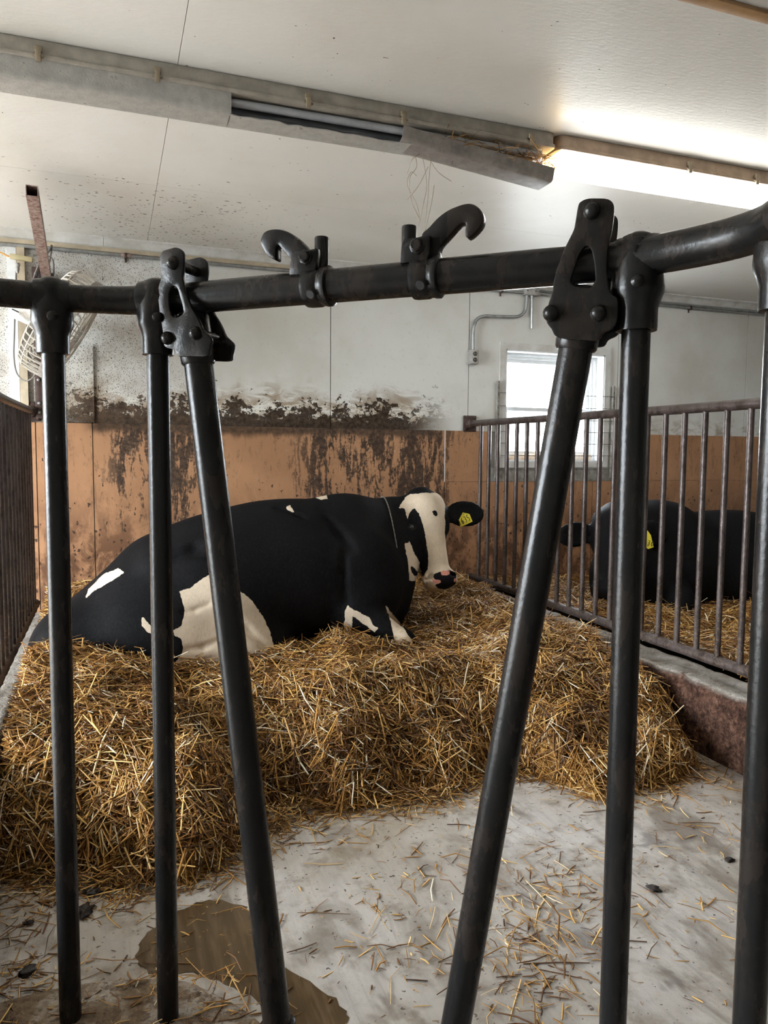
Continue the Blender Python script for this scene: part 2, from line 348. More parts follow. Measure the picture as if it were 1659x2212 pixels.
# ------------------------------------------------------------------ the shell of the barn
YW, ZC, ZL = 4.66, 2.42, 1.365            # back wall, ceiling, ledge of the tan boards
X0, X1, YB = -3.6, 7.6, -3.2
WINS = [(2.60, 3.43)]; WZ = (1.155, 1.94)
def struct(o, label=None, cat=None): o['kind'] = 'structure'; return tag(o, label, cat)
def cut_rect(mb, x0, x1, z0, z1, y0, y1):
    xs = [x0]; 
    for a, b in WINS:
        if b > x0 and a < x1 and WZ[1] > z0 and WZ[0] < z1: xs += [max(a, x0), min(b, x1)]
    xs = sorted(set(xs+[x1]))
    for a, b in zip(xs[:-1], xs[1:]):
        hole = any(w0-1e-6 <= a and b <= w1+1e-6 for w0, w1 in WINS)
        if hole:
            if WZ[0] > z0: mb.box((a, y0, z0), (b, y1, min(WZ[0], z1)))
            if WZ[1] < z1: mb.box((a, y0, max(WZ[1], z0)), (b, y1, z1))
        else: mb.box((a, y0, z0), (b, y1, z1))
mb = MB(); mb.box((X0-1, YB-1, -.25), (X1+1, 4.85, 0)); floor = struct(mb.build('floor', M['floor'], smooth=False), 'grey broom-finished concrete barn floor with dirt and streaks', 'floor')
mb = MB(); cut_rect(mb, X0, X1, 0, 2.6, YW+.016, YW+.14); wall_back = struct(mb.build('wall_back', M['plain_wall'], smooth=False), 'back wall with white panels above stained tan boards', 'wall')
def panel(x0, x1, z0, z1, yf, yb, mat, name='wall_panel', g=.0025):
    m = MB(); cut_rect(m, x0+g, x1-g, z0, z1, yf, yb); return m.build(name, mat, wall_back, smooth=False)
xs = [X0, -2.33, -1.10, 1.334, 2.319, 3.55, 4.783, 6.0, X1]
for a, b in zip(xs[:-1], xs[1:]): panel(a, b, ZL, ZC, YW, YW+.016, M['wall'])
panel(-.405, -.085, ZL+.003, 1.81, YW-.012, YW-.0005, M['wall'])
tz = 1.016
for a, b in ((X0, -2.5), (-2.5, -1.3), (-1.3, -.40), (-.40, -.10), (-.10, 2.144), (6.0, X1)): panel(a, b, 0, ZL, YW-.011, YW+.015, M['tan'], 'wall_board')
for a, b in ((2.144, 3.35), (3.35, 4.60), (4.60, 6.0)): panel(a, b, 0, tz-.002, YW-.011, YW+.015, M['tan'], 'wall_board')
panel(2.144, 2.49, tz, ZL, YW-.011, YW+.015, M['tan'], 'wall_board'); panel(3.54, 4.60, tz, ZL, YW-.011, YW+.015, M['tan'], 'wall_board'); panel(4.60, 6.0, tz, ZL, YW-.011, YW+.015, M['tan'], 'wall_board')
mb = MB(); mb.box((2.14, YW-.0125, ZL-.35), (2.1455, YW-.0105, ZL)); mb.build('joint_strip', M['vinyl'], wall_back, smooth=False)
mb = MB(); mb.box((-.47, YW-.03, ZL+.002), (-.43, YW, 2.33)); mb.build('batten', M['cream'], wall_back, smooth=False)
mb = MB(); mb.box((-.52, YW-.02, 0), (-.473, YW, 2.33)); mb.build('batten', M['vinyl'], wall_back, smooth=False)
# nail heads in the boards
nm = MB(); nm.lathe([(.0035, 0), (.003, -.002), (.001, -.003)], (0, 0, 0), (0, 1, 0), 8); nail = nm.build('nail', M['galv'], wall_back); nail.location = (.02, YW-.011, 1.22)
for i in range(1, 24): share('nail', nail, (-.06+.105*(i % 12)*1.75, YW-.011, 1.22 if i < 12 else 1.04), wall_back)
# ceiling
mb = MB(); mb.box((X0, YB, ZC+.014), (X1, YW+.14, 2.62)); ceiling = struct(mb.build('ceiling', M['plain_wall'], smooth=False), 'glossy white panelled ceiling speckled with fly dirt', 'ceiling')
cx = [X0, -2.22, .22, 2.66, 5.10, X1]; cy = [YB, -.77, 1.67, 3.66, YW]
for a, b in zip(cx[:-1], cx[1:]):
    for c, d in zip(cy[:-1], cy[1:]):
        m = MB(); m.box((a+.0009, c+.0009, ZC), (b-.0009, d-.0009, ZC+.014)); m.build('ceiling_panel', M['ceil'], ceiling, smooth=False)
m = MB(); m.box((1.0, 1.645, ZC-.012), (4.4, 1.685, ZC), .003); struct(m.build('trim_2', M['batten']), 'narrow brown wooden batten across the ceiling', 'batten')
# other walls, off frame: the doorway on the left lets in the day that edges the posts and the rump
def wall_with_gap(name, axis, at0, at1, lo, hi, gap, gz):
    m = MB()
    for a, b, z0, z1 in ((lo, gap[0], 0, 2.6), (gap[1], hi, 0, 2.6), (gap[0], gap[1], gz[1], 2.6)):
        p, q = ((at0, a), (at1, b)) if axis == 0 else ((a, at0), (b, at1))
        m.box((p[0], p[1], z0), (q[0], q[1], z1))
    if gz[0] > 0:
        p, q = ((at0, gap[0]), (at1, gap[1])) if axis == 0 else ((gap[0], at0), (gap[1], at1)); m.box((p[0], p[1], 0), (q[0], q[1], gz[0]))
    return struct(m.build(name, M['plain_wall'], smooth=False))
wall_with_gap('wall_left', 0, X0-.14, X0, YB, YW+.14, (1.3, 4.1), (0, 2.2))
m = MB(); m.box((X1, YB, 0), (X1+.14, YW+.14, 2.6)); struct(m.build('wall_right', M['plain_wall'], smooth=False))
m = MB(); m.box((X0-.14, YB-.14, 0), (X1+.14, YB, 2.6)); struct(m.build('wall_front', M['plain_wall'], smooth=False))
m = MB(); m.box((-40, -40, -.5), (45, 45, -.26)); struct(m.build('ground', M['ground'], smooth=False), 'gravel yard outside the barn', 'ground')
# crown moulding and strip below it
m = MB(); prof = [(0, 0), (-.052, 0), (-.052, -.008), (-.040, -.012), (-.028, -.022), (-.018, -.034), (-.010, -.044), (-.010, -.052), (0, -.052)]
def run(m, x0, x1, prof, y, z):
    n = len(prof); m.add([(x, y+a, z+b) for x in (x0, x1) for a, b in prof], [tuple(range(n)), tuple(range(2*n-1, n-1, -1))]+[(i, (i+1) % n, n+(i+1) % n, n+i) for i in range(n)])
crown = None
for a, b in ((X0, -.02), (-.018, 2.5), (2.502, 4.62), (4.622, X1)):
    m = MB(); run(m, a, b, prof, YW, ZC); o = m.build('moulding_length', M['grimyvinyl'], crown) if crown else None
    if crown is None: crown = struct(m.build('trim_1', M['grimyvinyl']), 'pale cove moulding between back wall and ceiling', 'moulding')
m = MB(); m.box((X0, YW-.022, 2.342), (2.3, YW, 2.367), .002); m.build('wood_strip', M['cream'], crown)

# windows
def mitre(m, x0, x1, z0, z1, w, y0, y1):
    o = [(x0, z0), (x1, z0), (x1, z1), (x0, z1)]; i = [(x0+w, z0+w), (x1-w, z0+w), (x1-w, z1-w), (x0+w, z1-w)]
    for k in range(4):
        k2 = (k+1) % 4; q = [o[k], o[k2], i[k2], i[k]]
        m.add([(p[0], y, p[1]) for y in (y0, y1) for p in q], [(0, 1, 2, 3), (7, 6, 5, 4), (0, 4, 5, 1), (1, 5, 6, 2), (2, 6, 7, 3), (3, 7, 4, 0)])
def make_window(i, xa, xb):
    za, zb = WZ
    m = MB(); mitre(m, xa-.045, xb+.045, za-.045, zb+.045, .047, YW-.016, YW-.0005); root = struct(m.build('window_%d' % i, M['grimyvinyl'], smooth=False), 'small white sliding window with mitred casing and bright daylight' if i == 1 else None, 'window' if i == 1 else None)
    m = MB(); t = .012
    m.box((xa, YW-.01, za), (xa+t, YW+.13, zb)); m.box((xb-t, YW-.01, za), (xb, YW+.13, zb)); m.box((xa, YW-.01, zb-t), (xb, YW+.13, zb)); m.box((xa, YW-.01, za), (xb, YW+.13, za+t)); m.build('reveal', M['vinyl'], root, smooth=False)
    m = MB(); f0 = .012
    for k, (w, y0, y1) in enumerate(((.022, YW+.075, YW+.125), (.040, YW+.088, YW+.12))):
        mitre(m, xa+f0, xb-f0, za+f0, zb-f0, w, y0, y1)
    m.build('frame', M['vinyl'], root, smooth=False)
    zm = 1.525
    for nm, z0, z1, y in (('upper_sash', zm-.012, zb-.05, YW+.105), ('lower_sash', za+.05, zm+.022, YW+.090)):
        m = MB(); mitre(m, xa+.05, xb-.05, z0, z1, .026, y, y+.016); s = m.build(nm, M['vinyl'], root, smooth=False)
        m = MB(); m.box((xa+.07, y+.006, z0+.02), (xb-.07, y+.010, z1-.02)); m.build('pane', M['glass'], s, smooth=False)
    m = MB(); m.box((xa+.05, YW+.06, za+.012), (xb-.05, YW+.105, za+.055), .003); m.build('stained_sill', M['rustwood'], root)
    m = MB(); m.box((xa-.11, YW-.014, tz), (xb+.11, YW-.0005, za-.046)); m.build('sill_board', M['sill'], root, smooth=False)
    return root
for i, (a, b) in enumerate(WINS): make_window(i+1, a, b)
def portal(name, c, sx, sy, rot):                    # guides daylight sampling through a real opening
    L = bpy.data.lights.new(name, 'AREA'); L.shape = 'RECTANGLE'; L.size = sx; L.size_y = sy; L.cycles.is_portal = True
    o = bpy.data.objects.new(name, L); COL.objects.link(o); o.location = c; o.rotation_euler = rot
for a, b in WINS: portal('window_daylight_portal', ((a+b)/2, YW+.15, sum(WZ)/2), b-a, WZ[1]-WZ[0], (-PI/2, 0, 0))
portal('doorway_left_offscreen', (X0-.15, 2.7, 1.1), 2.2, 2.8, (0, -PI/2, 0))
# wire guard in front of the window
g = thing('window_wire_guard', (3.015, YW-.03, 1.05), 'thin horizontal guard wires strung between drilled side brackets before the window', 'wire guard')
for x in (2.535, 3.50):
    m = MB(); m.box((x-.010, YW-.034, 1.04), (x+.010, YW-.016, 1.715), .002); br = m.build('side_bracket', M['sill'], g)
    for k in range(14):
        m = MB(); m.lathe([(.0035, 0), (.0035, -.002)], (x, YW-.034, 1.08+k*.045), (0, 1, 0), 8); m.build('screw_or_hole_disc', M['rust'], br)  # dark rust-coloured discs stand in for the shade in the bracket's drilled holes
for k, z in enumerate((1.635, 1.545, 1.455, 1.37, 1.285, 1.20, 1.115)):
    m = MB(); m.tube([(2.53, YW-.038, z+random.uniform(-.004, .004)), (3.0, YW-.036, z-.003), (3.505, YW-.038, z+.002)], .0024, 6); m.build('wire', M['cordgrey'], g)

# curbs and slab
def lumpy(name, x0, x1, y0, y1, z1, mat, amp=.008, nx=10, ny=160, nz=10):
    amp *= .35; ring = [(x0, z1*k/nz) for k in range(nz+1)]+[(x0+(x1-x0)*k/nx, z1) for k in range(1, nx)]+[(x1, z1*(nz-k)/nz) for k in range(nz+1)]
    n = len(ring); v = []; r = np.random.default_rng(3)
    jig = r.normal(0, 1, (ny+1, n, 2))
    for _ in range(2): jig = (jig+np.roll(jig, 1, 0)+np.roll(jig, -1, 0)+np.roll(jig, 1, 1)+np.roll(jig, -1, 1))/2.6
    for j in range(ny+1):
        for i, (x, z) in enumerate(ring):
            e = 1 if z > .002 else 0; rx = .014 if (z >= z1-1e-6 and (abs(x-x0) < 1e-6 or abs(x-x1) < 1e-6)) else 0
            v.append((x+jig[j, i, 0]*amp*e*(1 if x in (x0, x1) else .3)+(rx if x == x0 else -rx), y0+(y1-y0)*j/ny, max(0, z+jig[j, i, 1]*amp*.7*e-rx*.5)))
    f = [(j*n+i, j*n+i+1, (j+1)*n+i+1, (j+1)*n+i) for j in range(ny) for i in range(n-1)]+[tuple(range(n)), tuple(ny*n+k for k in range(n-1, -1, -1))]
    m = MB(); m.add(v, f); return m.build(name, mat, angle=60)
struct(lumpy('concrete_curb', 2.218, 2.43, .5, YW-.012, .288, M['curb']), 'knee-low manure-caked concrete curb under the bar partition, beside the open floor', 'curb')
struct(lumpy('concrete_curb', -.56, -.345, .9, YW-.012, .275, M['curb']), 'concrete curb under the bar partition that the straw is banked against', 'curb')
out = [onp(x, y, 2, .05)[:2] for x, y in ((0, 2160), (120, 2130), (250, 2112), (370, 2110), (430, 2125), (520, 2170), (575, 2212))]
poly = [(-1.6, 1.60), (-.6, 1.66)]+[tuple(p) for p in spline([(p[0], p[1], 0) for p in out], 4)]; poly = [(p[0], p[1]) for p in poly]+[(.33, 1.30), (.36, 1.1), (.36, .3), (-1.6, .3)]
m = MB(); m.extrude(poly, (1, 0, 0), (0, 1, 0), (0, 0, 1), (0, 0, 0), 0, .05, bev=.012); struct(m.build('concrete_step', M['step']), 'low rounded concrete step that the two slim posts stand on', 'step')
# puddle
pp = [(385, 1968), (450, 1945), (520, 1953), (548, 1975), (570, 2030), (600, 2080), (680, 2130), (745, 2180), (735, 2230), (640, 2230), (560, 2165), (470, 2120), (400, 2100), (330, 2105), (295, 2075), (302, 2040), (340, 1995)]
pts = spline([tuple(onp(x, y, 2, .0)) for x, y in pp]+[tuple(onp(*pp[0], 2, .0))], 5)[:-1]
nw = NT('muddy_water'); a = nw.noise(nw.map(nw.pos, (1, .12, 1), (0, 0, -.9)), 40, 4, .6); nw.bump(a, .12, .002); M['mud'] = nw.out(nw.mix(nw.st(a, .4, .7), (.085, .052, .022), (.14, .092, .048)), .10, spec=.35)
m = MB(); m.extrude([(p[0]+rng.normal(0, .004), p[1]+rng.normal(0, .004)) for p in pts], (1, 0, 0), (0, 1, 0), (0, 0, 1), (0, 0, 0), .0002, .0010); tag(m.build('puddle', M['mud']), 'shallow muddy brown puddle on the concrete by the step', 'puddle')
# ------------------------------------------------------------------ head-lock panel in front (stanchion)
ZR = 1.49
rail_px = [(-130, 622), (0, 632), (114, 642), (200, 647), (300, 649), (400, 645), (470, 639), (560, 631), (830, 608), (1100, 585), (1260, 571), (1350, 561), (1434, 547), (1520, 530), (1594, 512), (1659, 489), (1760, 440)]
RP = [onp(x, y, 2, ZR) for x, y in rail_px]
ER = RP[9]-RP[7]; ER /= np.linalg.norm(ER); EN = np.array([-ER[1], ER[0], 0.0]); EN = EN if EN[1] > 0 else -EN; EZ = np.array([0, 0, 1.0]); RA = RP[8]
ST = thing('stanchion_headlock', (.3, 1.3, .0), 'dark steel stanchion panel with slim posts and two slanting neck bars', 'stanchion')
rr = [.0255]*4+[.027, .0285, .0285, .0285, .0285, .0288, .0288, .028, .0275, .0275, .0275, .0275, .0275]
RP = [np.array([-1.3, 1.50, ZR]), np.array([-.75, 1.52, ZR])]+RP+[np.array([.835, .565, ZR]), np.array([.95, .50, ZR]), np.array([1.35, .46, ZR]), np.array([2.1, .44, ZR])]; rr = [.0255]*2+rr+[.0275]*4; path = spline(RP, 5); rad = list(np.interp(np.linspace(0, len(RP)-1, len(path)), range(len(RP)), rr))
m = MB(); m.tube(path, rad, 28); m.build('top_rail', M['pipe'], ST)
def post(x, y, z0, d, fit=1.0):
    m = MB(); m.tube([(x, y, z0), (x, y, .6), (x, y, ZR-.02)], .021, 24); m.build('post', M['pipe'], ST)
    s = fit; m = MB()
    m.lathe([(.024*s, -.106), (.0295*s, -.105), (.0300*s, -.100), (.0300*s, -.074), (.0335*s, -.062), (.0375*s, -.052), (.0385*s, -.044), (.0370*s, -.020), (.0345*s, .002), (.0315*s, .018), (.0240*s, .031), (.012*s, .037), (.002*s, .038)], (x, y, ZR), (0, 0, 1), 28)
    d = np.array([d[0], d[1], 0.0]); d /= np.linalg.norm(d)
    m.lathe([(.027*s, -.034), (.0315*s, -.031), (.0335*s, -.022), (.0335*s, .022), (.0315*s, .031), (.027*s, .034)], (x, y, ZR), d, 28)
    t = m.build('tee_fitting', M['pipe'], ST)
    n = np.array([-x, -y, 0.0]); n /= np.linalg.norm(n)
    m = MB(); m.lathe([(.0095, 0), (.0095, .004), (.005, .008), (.001, .009)], np.array([x, y, ZR-.040])+n*.0365*s, n, 14); m.build('set_screw', M['pipe'], t)
    m = MB()
    for k in range(3): m.box((-.008+.006*k-.0018, -.0006, -.005), (-.008+.006*k+.0018, .0012, .005), rot=np.stack([np.cross(n, EZ), -n*-1, EZ], 1), at=np.array([x, y, ZR+.006])+n*.0352*s)
    m.build('cast_mark', M['pipe'], t)
post(-.100, 1.560, .05, RP[5]-RP[3]); post(.087, 1.497, .05, RP[7]-RP[5]); post(.735, .925, 0, RP[14]-RP[12]); post(.80, .724, 0, RP[17]-RP[15])
def bar(top, bot, r):
    a = onpl(*top, RA, EN); b = onpl(*bot, RA, EN); e = (b-a); e /= np.linalg.norm(e)
    L = (a[2]-.03)/abs(e[2]); b = a+e*L; a = a-e*.03
    m = MB(); m.tube([a, a*.5+b*.5, b], r, 28); o = m.build('neck_bar', M['pipe'], ST)
    m = MB(); m.lathe([(r*1.02, 0), (r*1.28, .004), (r*1.28, .035), (r*1.02, .04)], b-e*.075, e, 24); m.build('foot_collar', M['pipe'], o)
    return a, e
A1, e1 = bar((427, 770), (599, 2212), .0272); A2, e2 = bar((1247, 735), (985, 2212), .0258)
def to_uw(px, off):                           # outline seen in the plane of a plate -> metres in that plane
    q = [onpl(x, y, RA+EN*off, EN)-RA for x, y in px]; return [(float(np.dot(p, ER)), float(p[2])) for p in q]
def crop(pts, x0, y0, k): return [(x0+k*x, y0+k*y) for x, y in pts]
def smooth_loop(uv, n=3):
    P = [(a, b, 0) for a, b in uv]; P = [P[-1]]+P+[P[0], P[1]]; s = spline(P, n)[n:-n]; return [(p[0], p[1]) for p in s[:-1]]
def bracket(outline, hole, rivets, gap, axis_pt, e):
    f = -gap-.007; uv = smooth_loop(to_uw(outline, f)); hv = smooth_loop(to_uw(hole, f))
    m = MB(); m.extrude(uv, ER, EZ, EN, RA, f, f+.009, [hv], .0025); br = m.build('clevis_bracket', M['pipe'], ST)
    m = MB(); m.extrude(uv, ER, EZ, EN, RA, gap-.002, gap+.007, [hv], .0025); m.build('rear_cheek', M['pipe'], br)
    m = MB(); q = np.array(axis_pt); m.lathe([(.027, -.060), (.0305, -.055), (.0325, -.02), (.0325, .020), (.0315, .030), (.0285, .034)], q, e, 24); m.build('socket', M['pipe'], br)
    for x, y in rivets:
        p = onpl(x, y, RA+EN*f, EN); m = MB(); m.lathe([(.0125, 0), (.0120, .004), (.009, .009), (.0045, .012), (.001, .0125)], p, -EN, 18); m.lathe([(.009, 0), (.009, 2*gap+.02)], p, EN, 14); m.build('rivet', M['pipe'], br)
oL = crop([(328, 400), (372, 312), (480, 272), (590, 250), (680, 305), (712, 420), (700, 600), (685, 700), (705, 830), (765, 1050), (825, 1200), (900, 1320), (965, 1450), (1010, 1560), (1090, 1640), (1150, 1720), (1120, 1880), (1090, 1985), (850, 1990), (620, 1985), (570, 1895), (430, 1850), (385, 1780), (372, 1600), (345, 1440), (305, 1300), (290, 1100), (302, 900), (340, 760), (342, 600)], 300, 500, .1356)
hL = crop([(478, 970), (515, 885), (560, 868), (612, 920), (650, 1050), (690, 1200), (695, 1310), (600, 1362), (530, 1350), (490, 1250), (470, 1100)], 300, 500, .1356)
bracket(oL, hL, crop([(545, 505), (460, 1700), (905, 1620)], 300, 500, .1356), .0335, A1+e1*.012, e1)
oR = crop([(545, 130), (585, 75), (660, 45), (760, 40), (900, 50), (970, 115), (972, 250), (945, 450), (905, 600), (890, 850), (895, 1020), (935, 1175), (1010, 1235), (1022, 1360), (1005, 1520), (950, 1600), (850, 1650), (800, 1725), (690, 1745), (480, 1735), (330, 1710), (265, 1680), (225, 1605), (170, 1530), (155, 1430), (190, 1300), (238, 1150), (252, 1040), (285, 900), (330, 790), (375, 660), (430, 545), (490, 420), (512, 320)], 1150, 420, .1808)
hR = crop([(600, 650), (650, 615), (698, 650), (735, 800), (750, 990), (740, 1040), (690, 1105), (560, 1105), (460, 1050), (485, 930), (540, 760)], 1150, 420, .1808)
bracket(oR, hR, crop([(712, 200), (225, 1420), (790, 1420)], 1150, 420, .1808), .0335, A2+e2*.012, e2)
def hook(cx, cy, outline, pin_px, pin_off, lug_px, bolt_px):
    c = onp(cx, cy, 2, ZR); c = RA+ER*np.dot(c-RA, ER); root = None
    m = MB(); m.lathe([(.0290, -.024), (.0335, -.022), (.0345, -.016), (.0345, .004), (.0325, .008), (.0335, .014), (.0345, .016), (.0345, .023), (.0295, .026)], c, ER, 28)
    lug = to_uw(lug_px, -.020); m.extrude(lug, ER, EZ, EN, RA, -.026, -.012, (), .002); m.extrude(lug, ER, EZ, EN, RA, .010, .022, (), .002)
    root = m.build('rail_clamp', M['pipe'], ST)
    m = MB(); m.extrude(smooth_loop(to_uw(outline, -.004), 4), ER, EZ, EN, RA, -.013, .011, (), .005); m.build('latch_hook', M['pipe'], root)
    p = onpl(*pin_px, RA+EN*pin_off, EN); m = MB(); m.lathe([(.0128, 0), (.0128, p[2]-ZR-.012), (.0118, p[2]-ZR-.010)], (p[0], p[1], ZR+.010), (0, 0, 1), 20); m.build('pin', M['pipe'], root)
    q = onpl(*bolt_px, RA+EN*-.026, EN); m = MB(); m.lathe([(.013, 0), (.013, .003), (.0105, .004), (.0105, .009), (.008, .011)], q, -EN, 8); m.build('bolt', M['pipe'], root)
    q = c-EN*.034+EZ*-.018; m = MB(); m.lathe([(.0085, 0), (.007, .0035)], q+EN*.003, -EN-EZ*.5, 12); m.build('set_screw', M['black'], root)
hook(672, 612, crop([(760, 1010), (640, 975), (580, 920), (500, 830), (452, 778), (424, 812), (420, 900), (416, 985), (370, 980), (280, 920), (220, 820), (188, 740), (192, 670), (232, 590), (300, 545), (400, 530), (500, 540), (600, 575), (700, 640), (790, 720), (850, 790), (900, 900)], 540, 420, .1447),
     (695, 513), .012, crop([(640, 920), (680, 860), (790, 838), (880, 838), (960, 825), (1020, 815), (1025, 900), (1000, 1120), (960, 1210), (610, 1210), (615, 1080)], 540, 420, .1447), crop([(835, 935)], 540, 420, .1447)[0])
hook(905, 588, crop([(500, 650), (620, 500), (750, 360), (900, 250), (1050, 185), (1180, 152), (1280, 165), (1370, 230), (1415, 320), (1420, 420), (1380, 510), (1300, 600), (1215, 668), (1158, 635), (1150, 560), (1158, 462), (1100, 462), (1030, 520), (940, 620), (850, 720), (785, 800), (762, 870), (770, 960), (640, 965)], 840, 420, .1447),
     (884, 489), .008, crop([(200, 790), (225, 700), (300, 665), (430, 655), (520, 630), (630, 625), (632, 700), (610, 900), (580, 1000), (185, 1040), (190, 900)], 840, 420, .1447), crop([(425, 770)], 840, 420, .1447)[0])

# ------------------------------------------------------------------ bar partitions either side of the pen
def partition(X, y0, y1, label, z0, z1, flange_y, first_y):
    p = thing('bar_partition', (X, (y0+y1)/2, .28), label, 'partition')
    m = MB(); m.tube([(X, y0, z1), (X, (y0+y1)/2, z1), (X, y1, z1+.01)], .0215, 16); m.build('top_rail', M['rail'], p)
    m = MB(); n = 60; m.tube([(X, y0+(y1-y0)*k/n, z0) for k in range(n+1)], [.021+.004*abs(math.sin(k*2.3)+math.sin(k*.9))/2 for k in range(n+1)], 14); m.build('bottom_rail', M['rail'], p)
    y = first_y; src = None
    while y > y0+.02:
        if src is None:
            m = MB(); m.tube([(X, y, z0), (X, y, .8), (X, y, z1)], .0127, 12); src = m.build('bar', M['rail'], p); yy = y
        else: share('bar', src, (0, y-yy, 0), p)
        y -= .118
    m = MB(); m.lathe([(.045, 0), (.045, -.012), (.034, -.014), (.032, -.045), (.026, -.05)], (X, YW-.011, z1+.01), (0, 1, 0), 18); m.box((X-.05, YW-.022, z1-.045), (X+.05, YW-.0115, z1+.065), .008); fl = m.build('wall_flange', M['rust'], p)
    for dx, dz in ((-.036, -.03), (.036, -.03), (-.036, .05), (.036, .05)):
        m = MB(); m.lathe([(.007, 0), (.007, -.005), (.004, -.008)], (X+dx, YW-.022, z1+dz), (0, 1, 0), 8); m.build('bolt', M['rust'], fl)
    return p
partition(2.325, .6, YW-.05, 'rusty brown bar partition between the straw pen and the neighbouring black cow', .362, 1.405, YW, 4.472)
p = partition(-.42, 2.62, YW-.05, 'dark bar partition standing on the curb below the caged fan', .34, 1.415, YW, 4.50)
m = MB(); m.tube([(-.42, 2.62, .275), (-.42, 2.62, 1.43)], .024, 16); m.lathe([(.045, 0), (.045, .01), (.03, .014)], (-.42, 2.62, .277), (0, 0, 1), 16); m.build('end_post', M['rail'], p)
m = MB(); m.tube([(2.325, .62, .285), (2.325, .62, 1.41)], .024, 16); m.build('end_post', M['rail'], bpy.data.objects['bar_partition'])
# ------------------------------------------------------------------ conduit, outlet, fan on the back wall
cdt = thing('wall_conduit', (2.3, YW, 2.33), 'galvanised conduit run under the moulding, bending down to the outlet', 'conduit')
m = MB(); m.tube([(X0+.05, YW-.024, 2.330), (2.72, YW-.024, 2.330)], .0105, 12); m.tube([(2.84, YW-.024, 2.334), (X1-.05, YW-.024, 2.334)], .0105, 12); m.build('pipe_run', M['galv'], cdt)
m = MB(); m.tube([(2.86, YW-.020, 2.352), (X1-.05, YW-.020, 2.352)], .008, 10); m.build('pipe_run', M['galv'], cdt)
m = MB(); m.box((2.722, YW-.055, 2.314), (2.842, YW, 2.366), .006); jb = m.build('junction_box', M['boxgrey'], cdt)
for dx in (-.045, .02, .05):
    m = MB(); m.lathe([(.005, 0), (.004, -.003)], (2.782+dx, YW-.055, 2.342), (0, 1, 0), 8); m.build('screw_or_hole_disc', M['rust'], jb)
m = MB(); m.tube(spline([(2.748, YW-.024, 2.316), (2.748, YW-.024, 2.27), (2.738, YW-.024, 2.21), (2.70, YW-.024, 2.172), (2.64, YW-.024, 2.160), (2.50, YW-.024, 2.153), (2.42, YW-.024, 2.150), (2.366, YW-.024, 2.125), (2.340, YW-.024, 2.07), (2.336, YW-.024, 2.0), (2.338, YW-.024, 1.915)], 6), .0105, 12); m.build('drop_bend', M['galv'], cdt)
m = MB(); m.tube([(2.790, YW-.024, 2.316), (2.796, YW-.022, 2.09)], .009, 10); m.lathe([(.013, 0), (.013, -.02)], (2.790, YW-.024, 2.316), (0, 0, 1), 12); m.build('stub_pipe', M['galv'], cdt)
for x, z in ((.32, 2.330), (.10, 2.330), (2.55, 2.330), (4.18, 2.334), (1.4, 2.33)):
    m = MB(); m.box((x-.008, YW-.038, z-.014), (x+.008, YW-.004, z+.014), .003); m.box((x-.006, YW-.010, z-.034), (x+.006, YW-.004, z-.01), .002); m.build('strap', M['rust'], cdt)
m = MB(); m.box((.075, YW-.037, 2.321), (.13, YW-.010, 2.343), .003); m.build('coupling', M['rusttube'], cdt)
ob = thing('outlet_box', (2.342, YW, 1.82), 'small grey surface outlet box with two sockets left of the window', 'outlet')
m = MB(); m.box((2.308, YW-.048, 1.818), (2.372, YW, 1.916), .006); m.build('box', M['boxgrey'], ob)
m = MB(); m.box((2.311, YW-.0525, 1.822), (2.369, YW-.047, 1.912), .002); fp = m.build('face_plate', M['outletface'], ob)
for z in (1.887, 1.847):
    m = MB(); m.lathe([(.0155, 0), (.0150, -.003)], (2.340, YW-.0525, z), (0, 1, 0), 18); so = m.build('socket', M['black'], fp)
    for dx in (-.006, .006):
        m = MB(); m.box((2.34+dx-.0013, YW-.0572, z-.004), (2.34+dx+.0013, YW-.0554, z+.006)); m.build('slot', M['outletface'], so, smooth=False)
# bracket carrying the fan
bk = thing('fan_bracket', (-.33, YW, 1.39), 'flaking red square-tube arm with its rusty wall upright, above the caged fan', 'bracket')
base = np.array([-.318, YW-.05, 2.16]); tip = onp(69, 412, 1, 3.56); d = tip-base; L = np.linalg.norm(d); d /= L
s1 = np.cross(d, (0, 0, 1.)); s1 /= np.linalg.norm(s1); s2 = np.cross(s1, d)
h = .024; sq = [(-h, -h), (h, -h), (h, h), (-h, h)]; k = .021; sqi = [(-k, -k), (k, -k), (k, k), (-k, k)]
m = MB(); m.extrude(sq, s1, s2, d, base, 0, L, [sqi]); m.build('arm_tube', M['rusttube'], bk, smooth=False)
m = MB(); m.box((-.394, YW-.045, 1.385), (-.355, YW-.012, 2.22), .003); up = m.build('wall_upright', M['rust'], bk)
for z in (1.42, 1.47, 1.60, 2.06, 2.12, 2.18):
    m = MB(); m.lathe([(.009, 0), (.009, -.006), (.005, -.010)], (-.374, YW-.045, z), (0, 1, 0), 8); m.build('bolt', M['galv'], up)
m = MB(); m.box((-.362, YW-.06, 2.02), (-.285, YW-.012, 2.19), .004); m.build('clamp_plate', M['black'], bk)
for z in (2.08, 2.15):
    m = MB(); m.tube([(-.285, YW-.04, z), (-.245, YW-.04, z)], .008, 8); m.build('bolt', M['black'], bk)
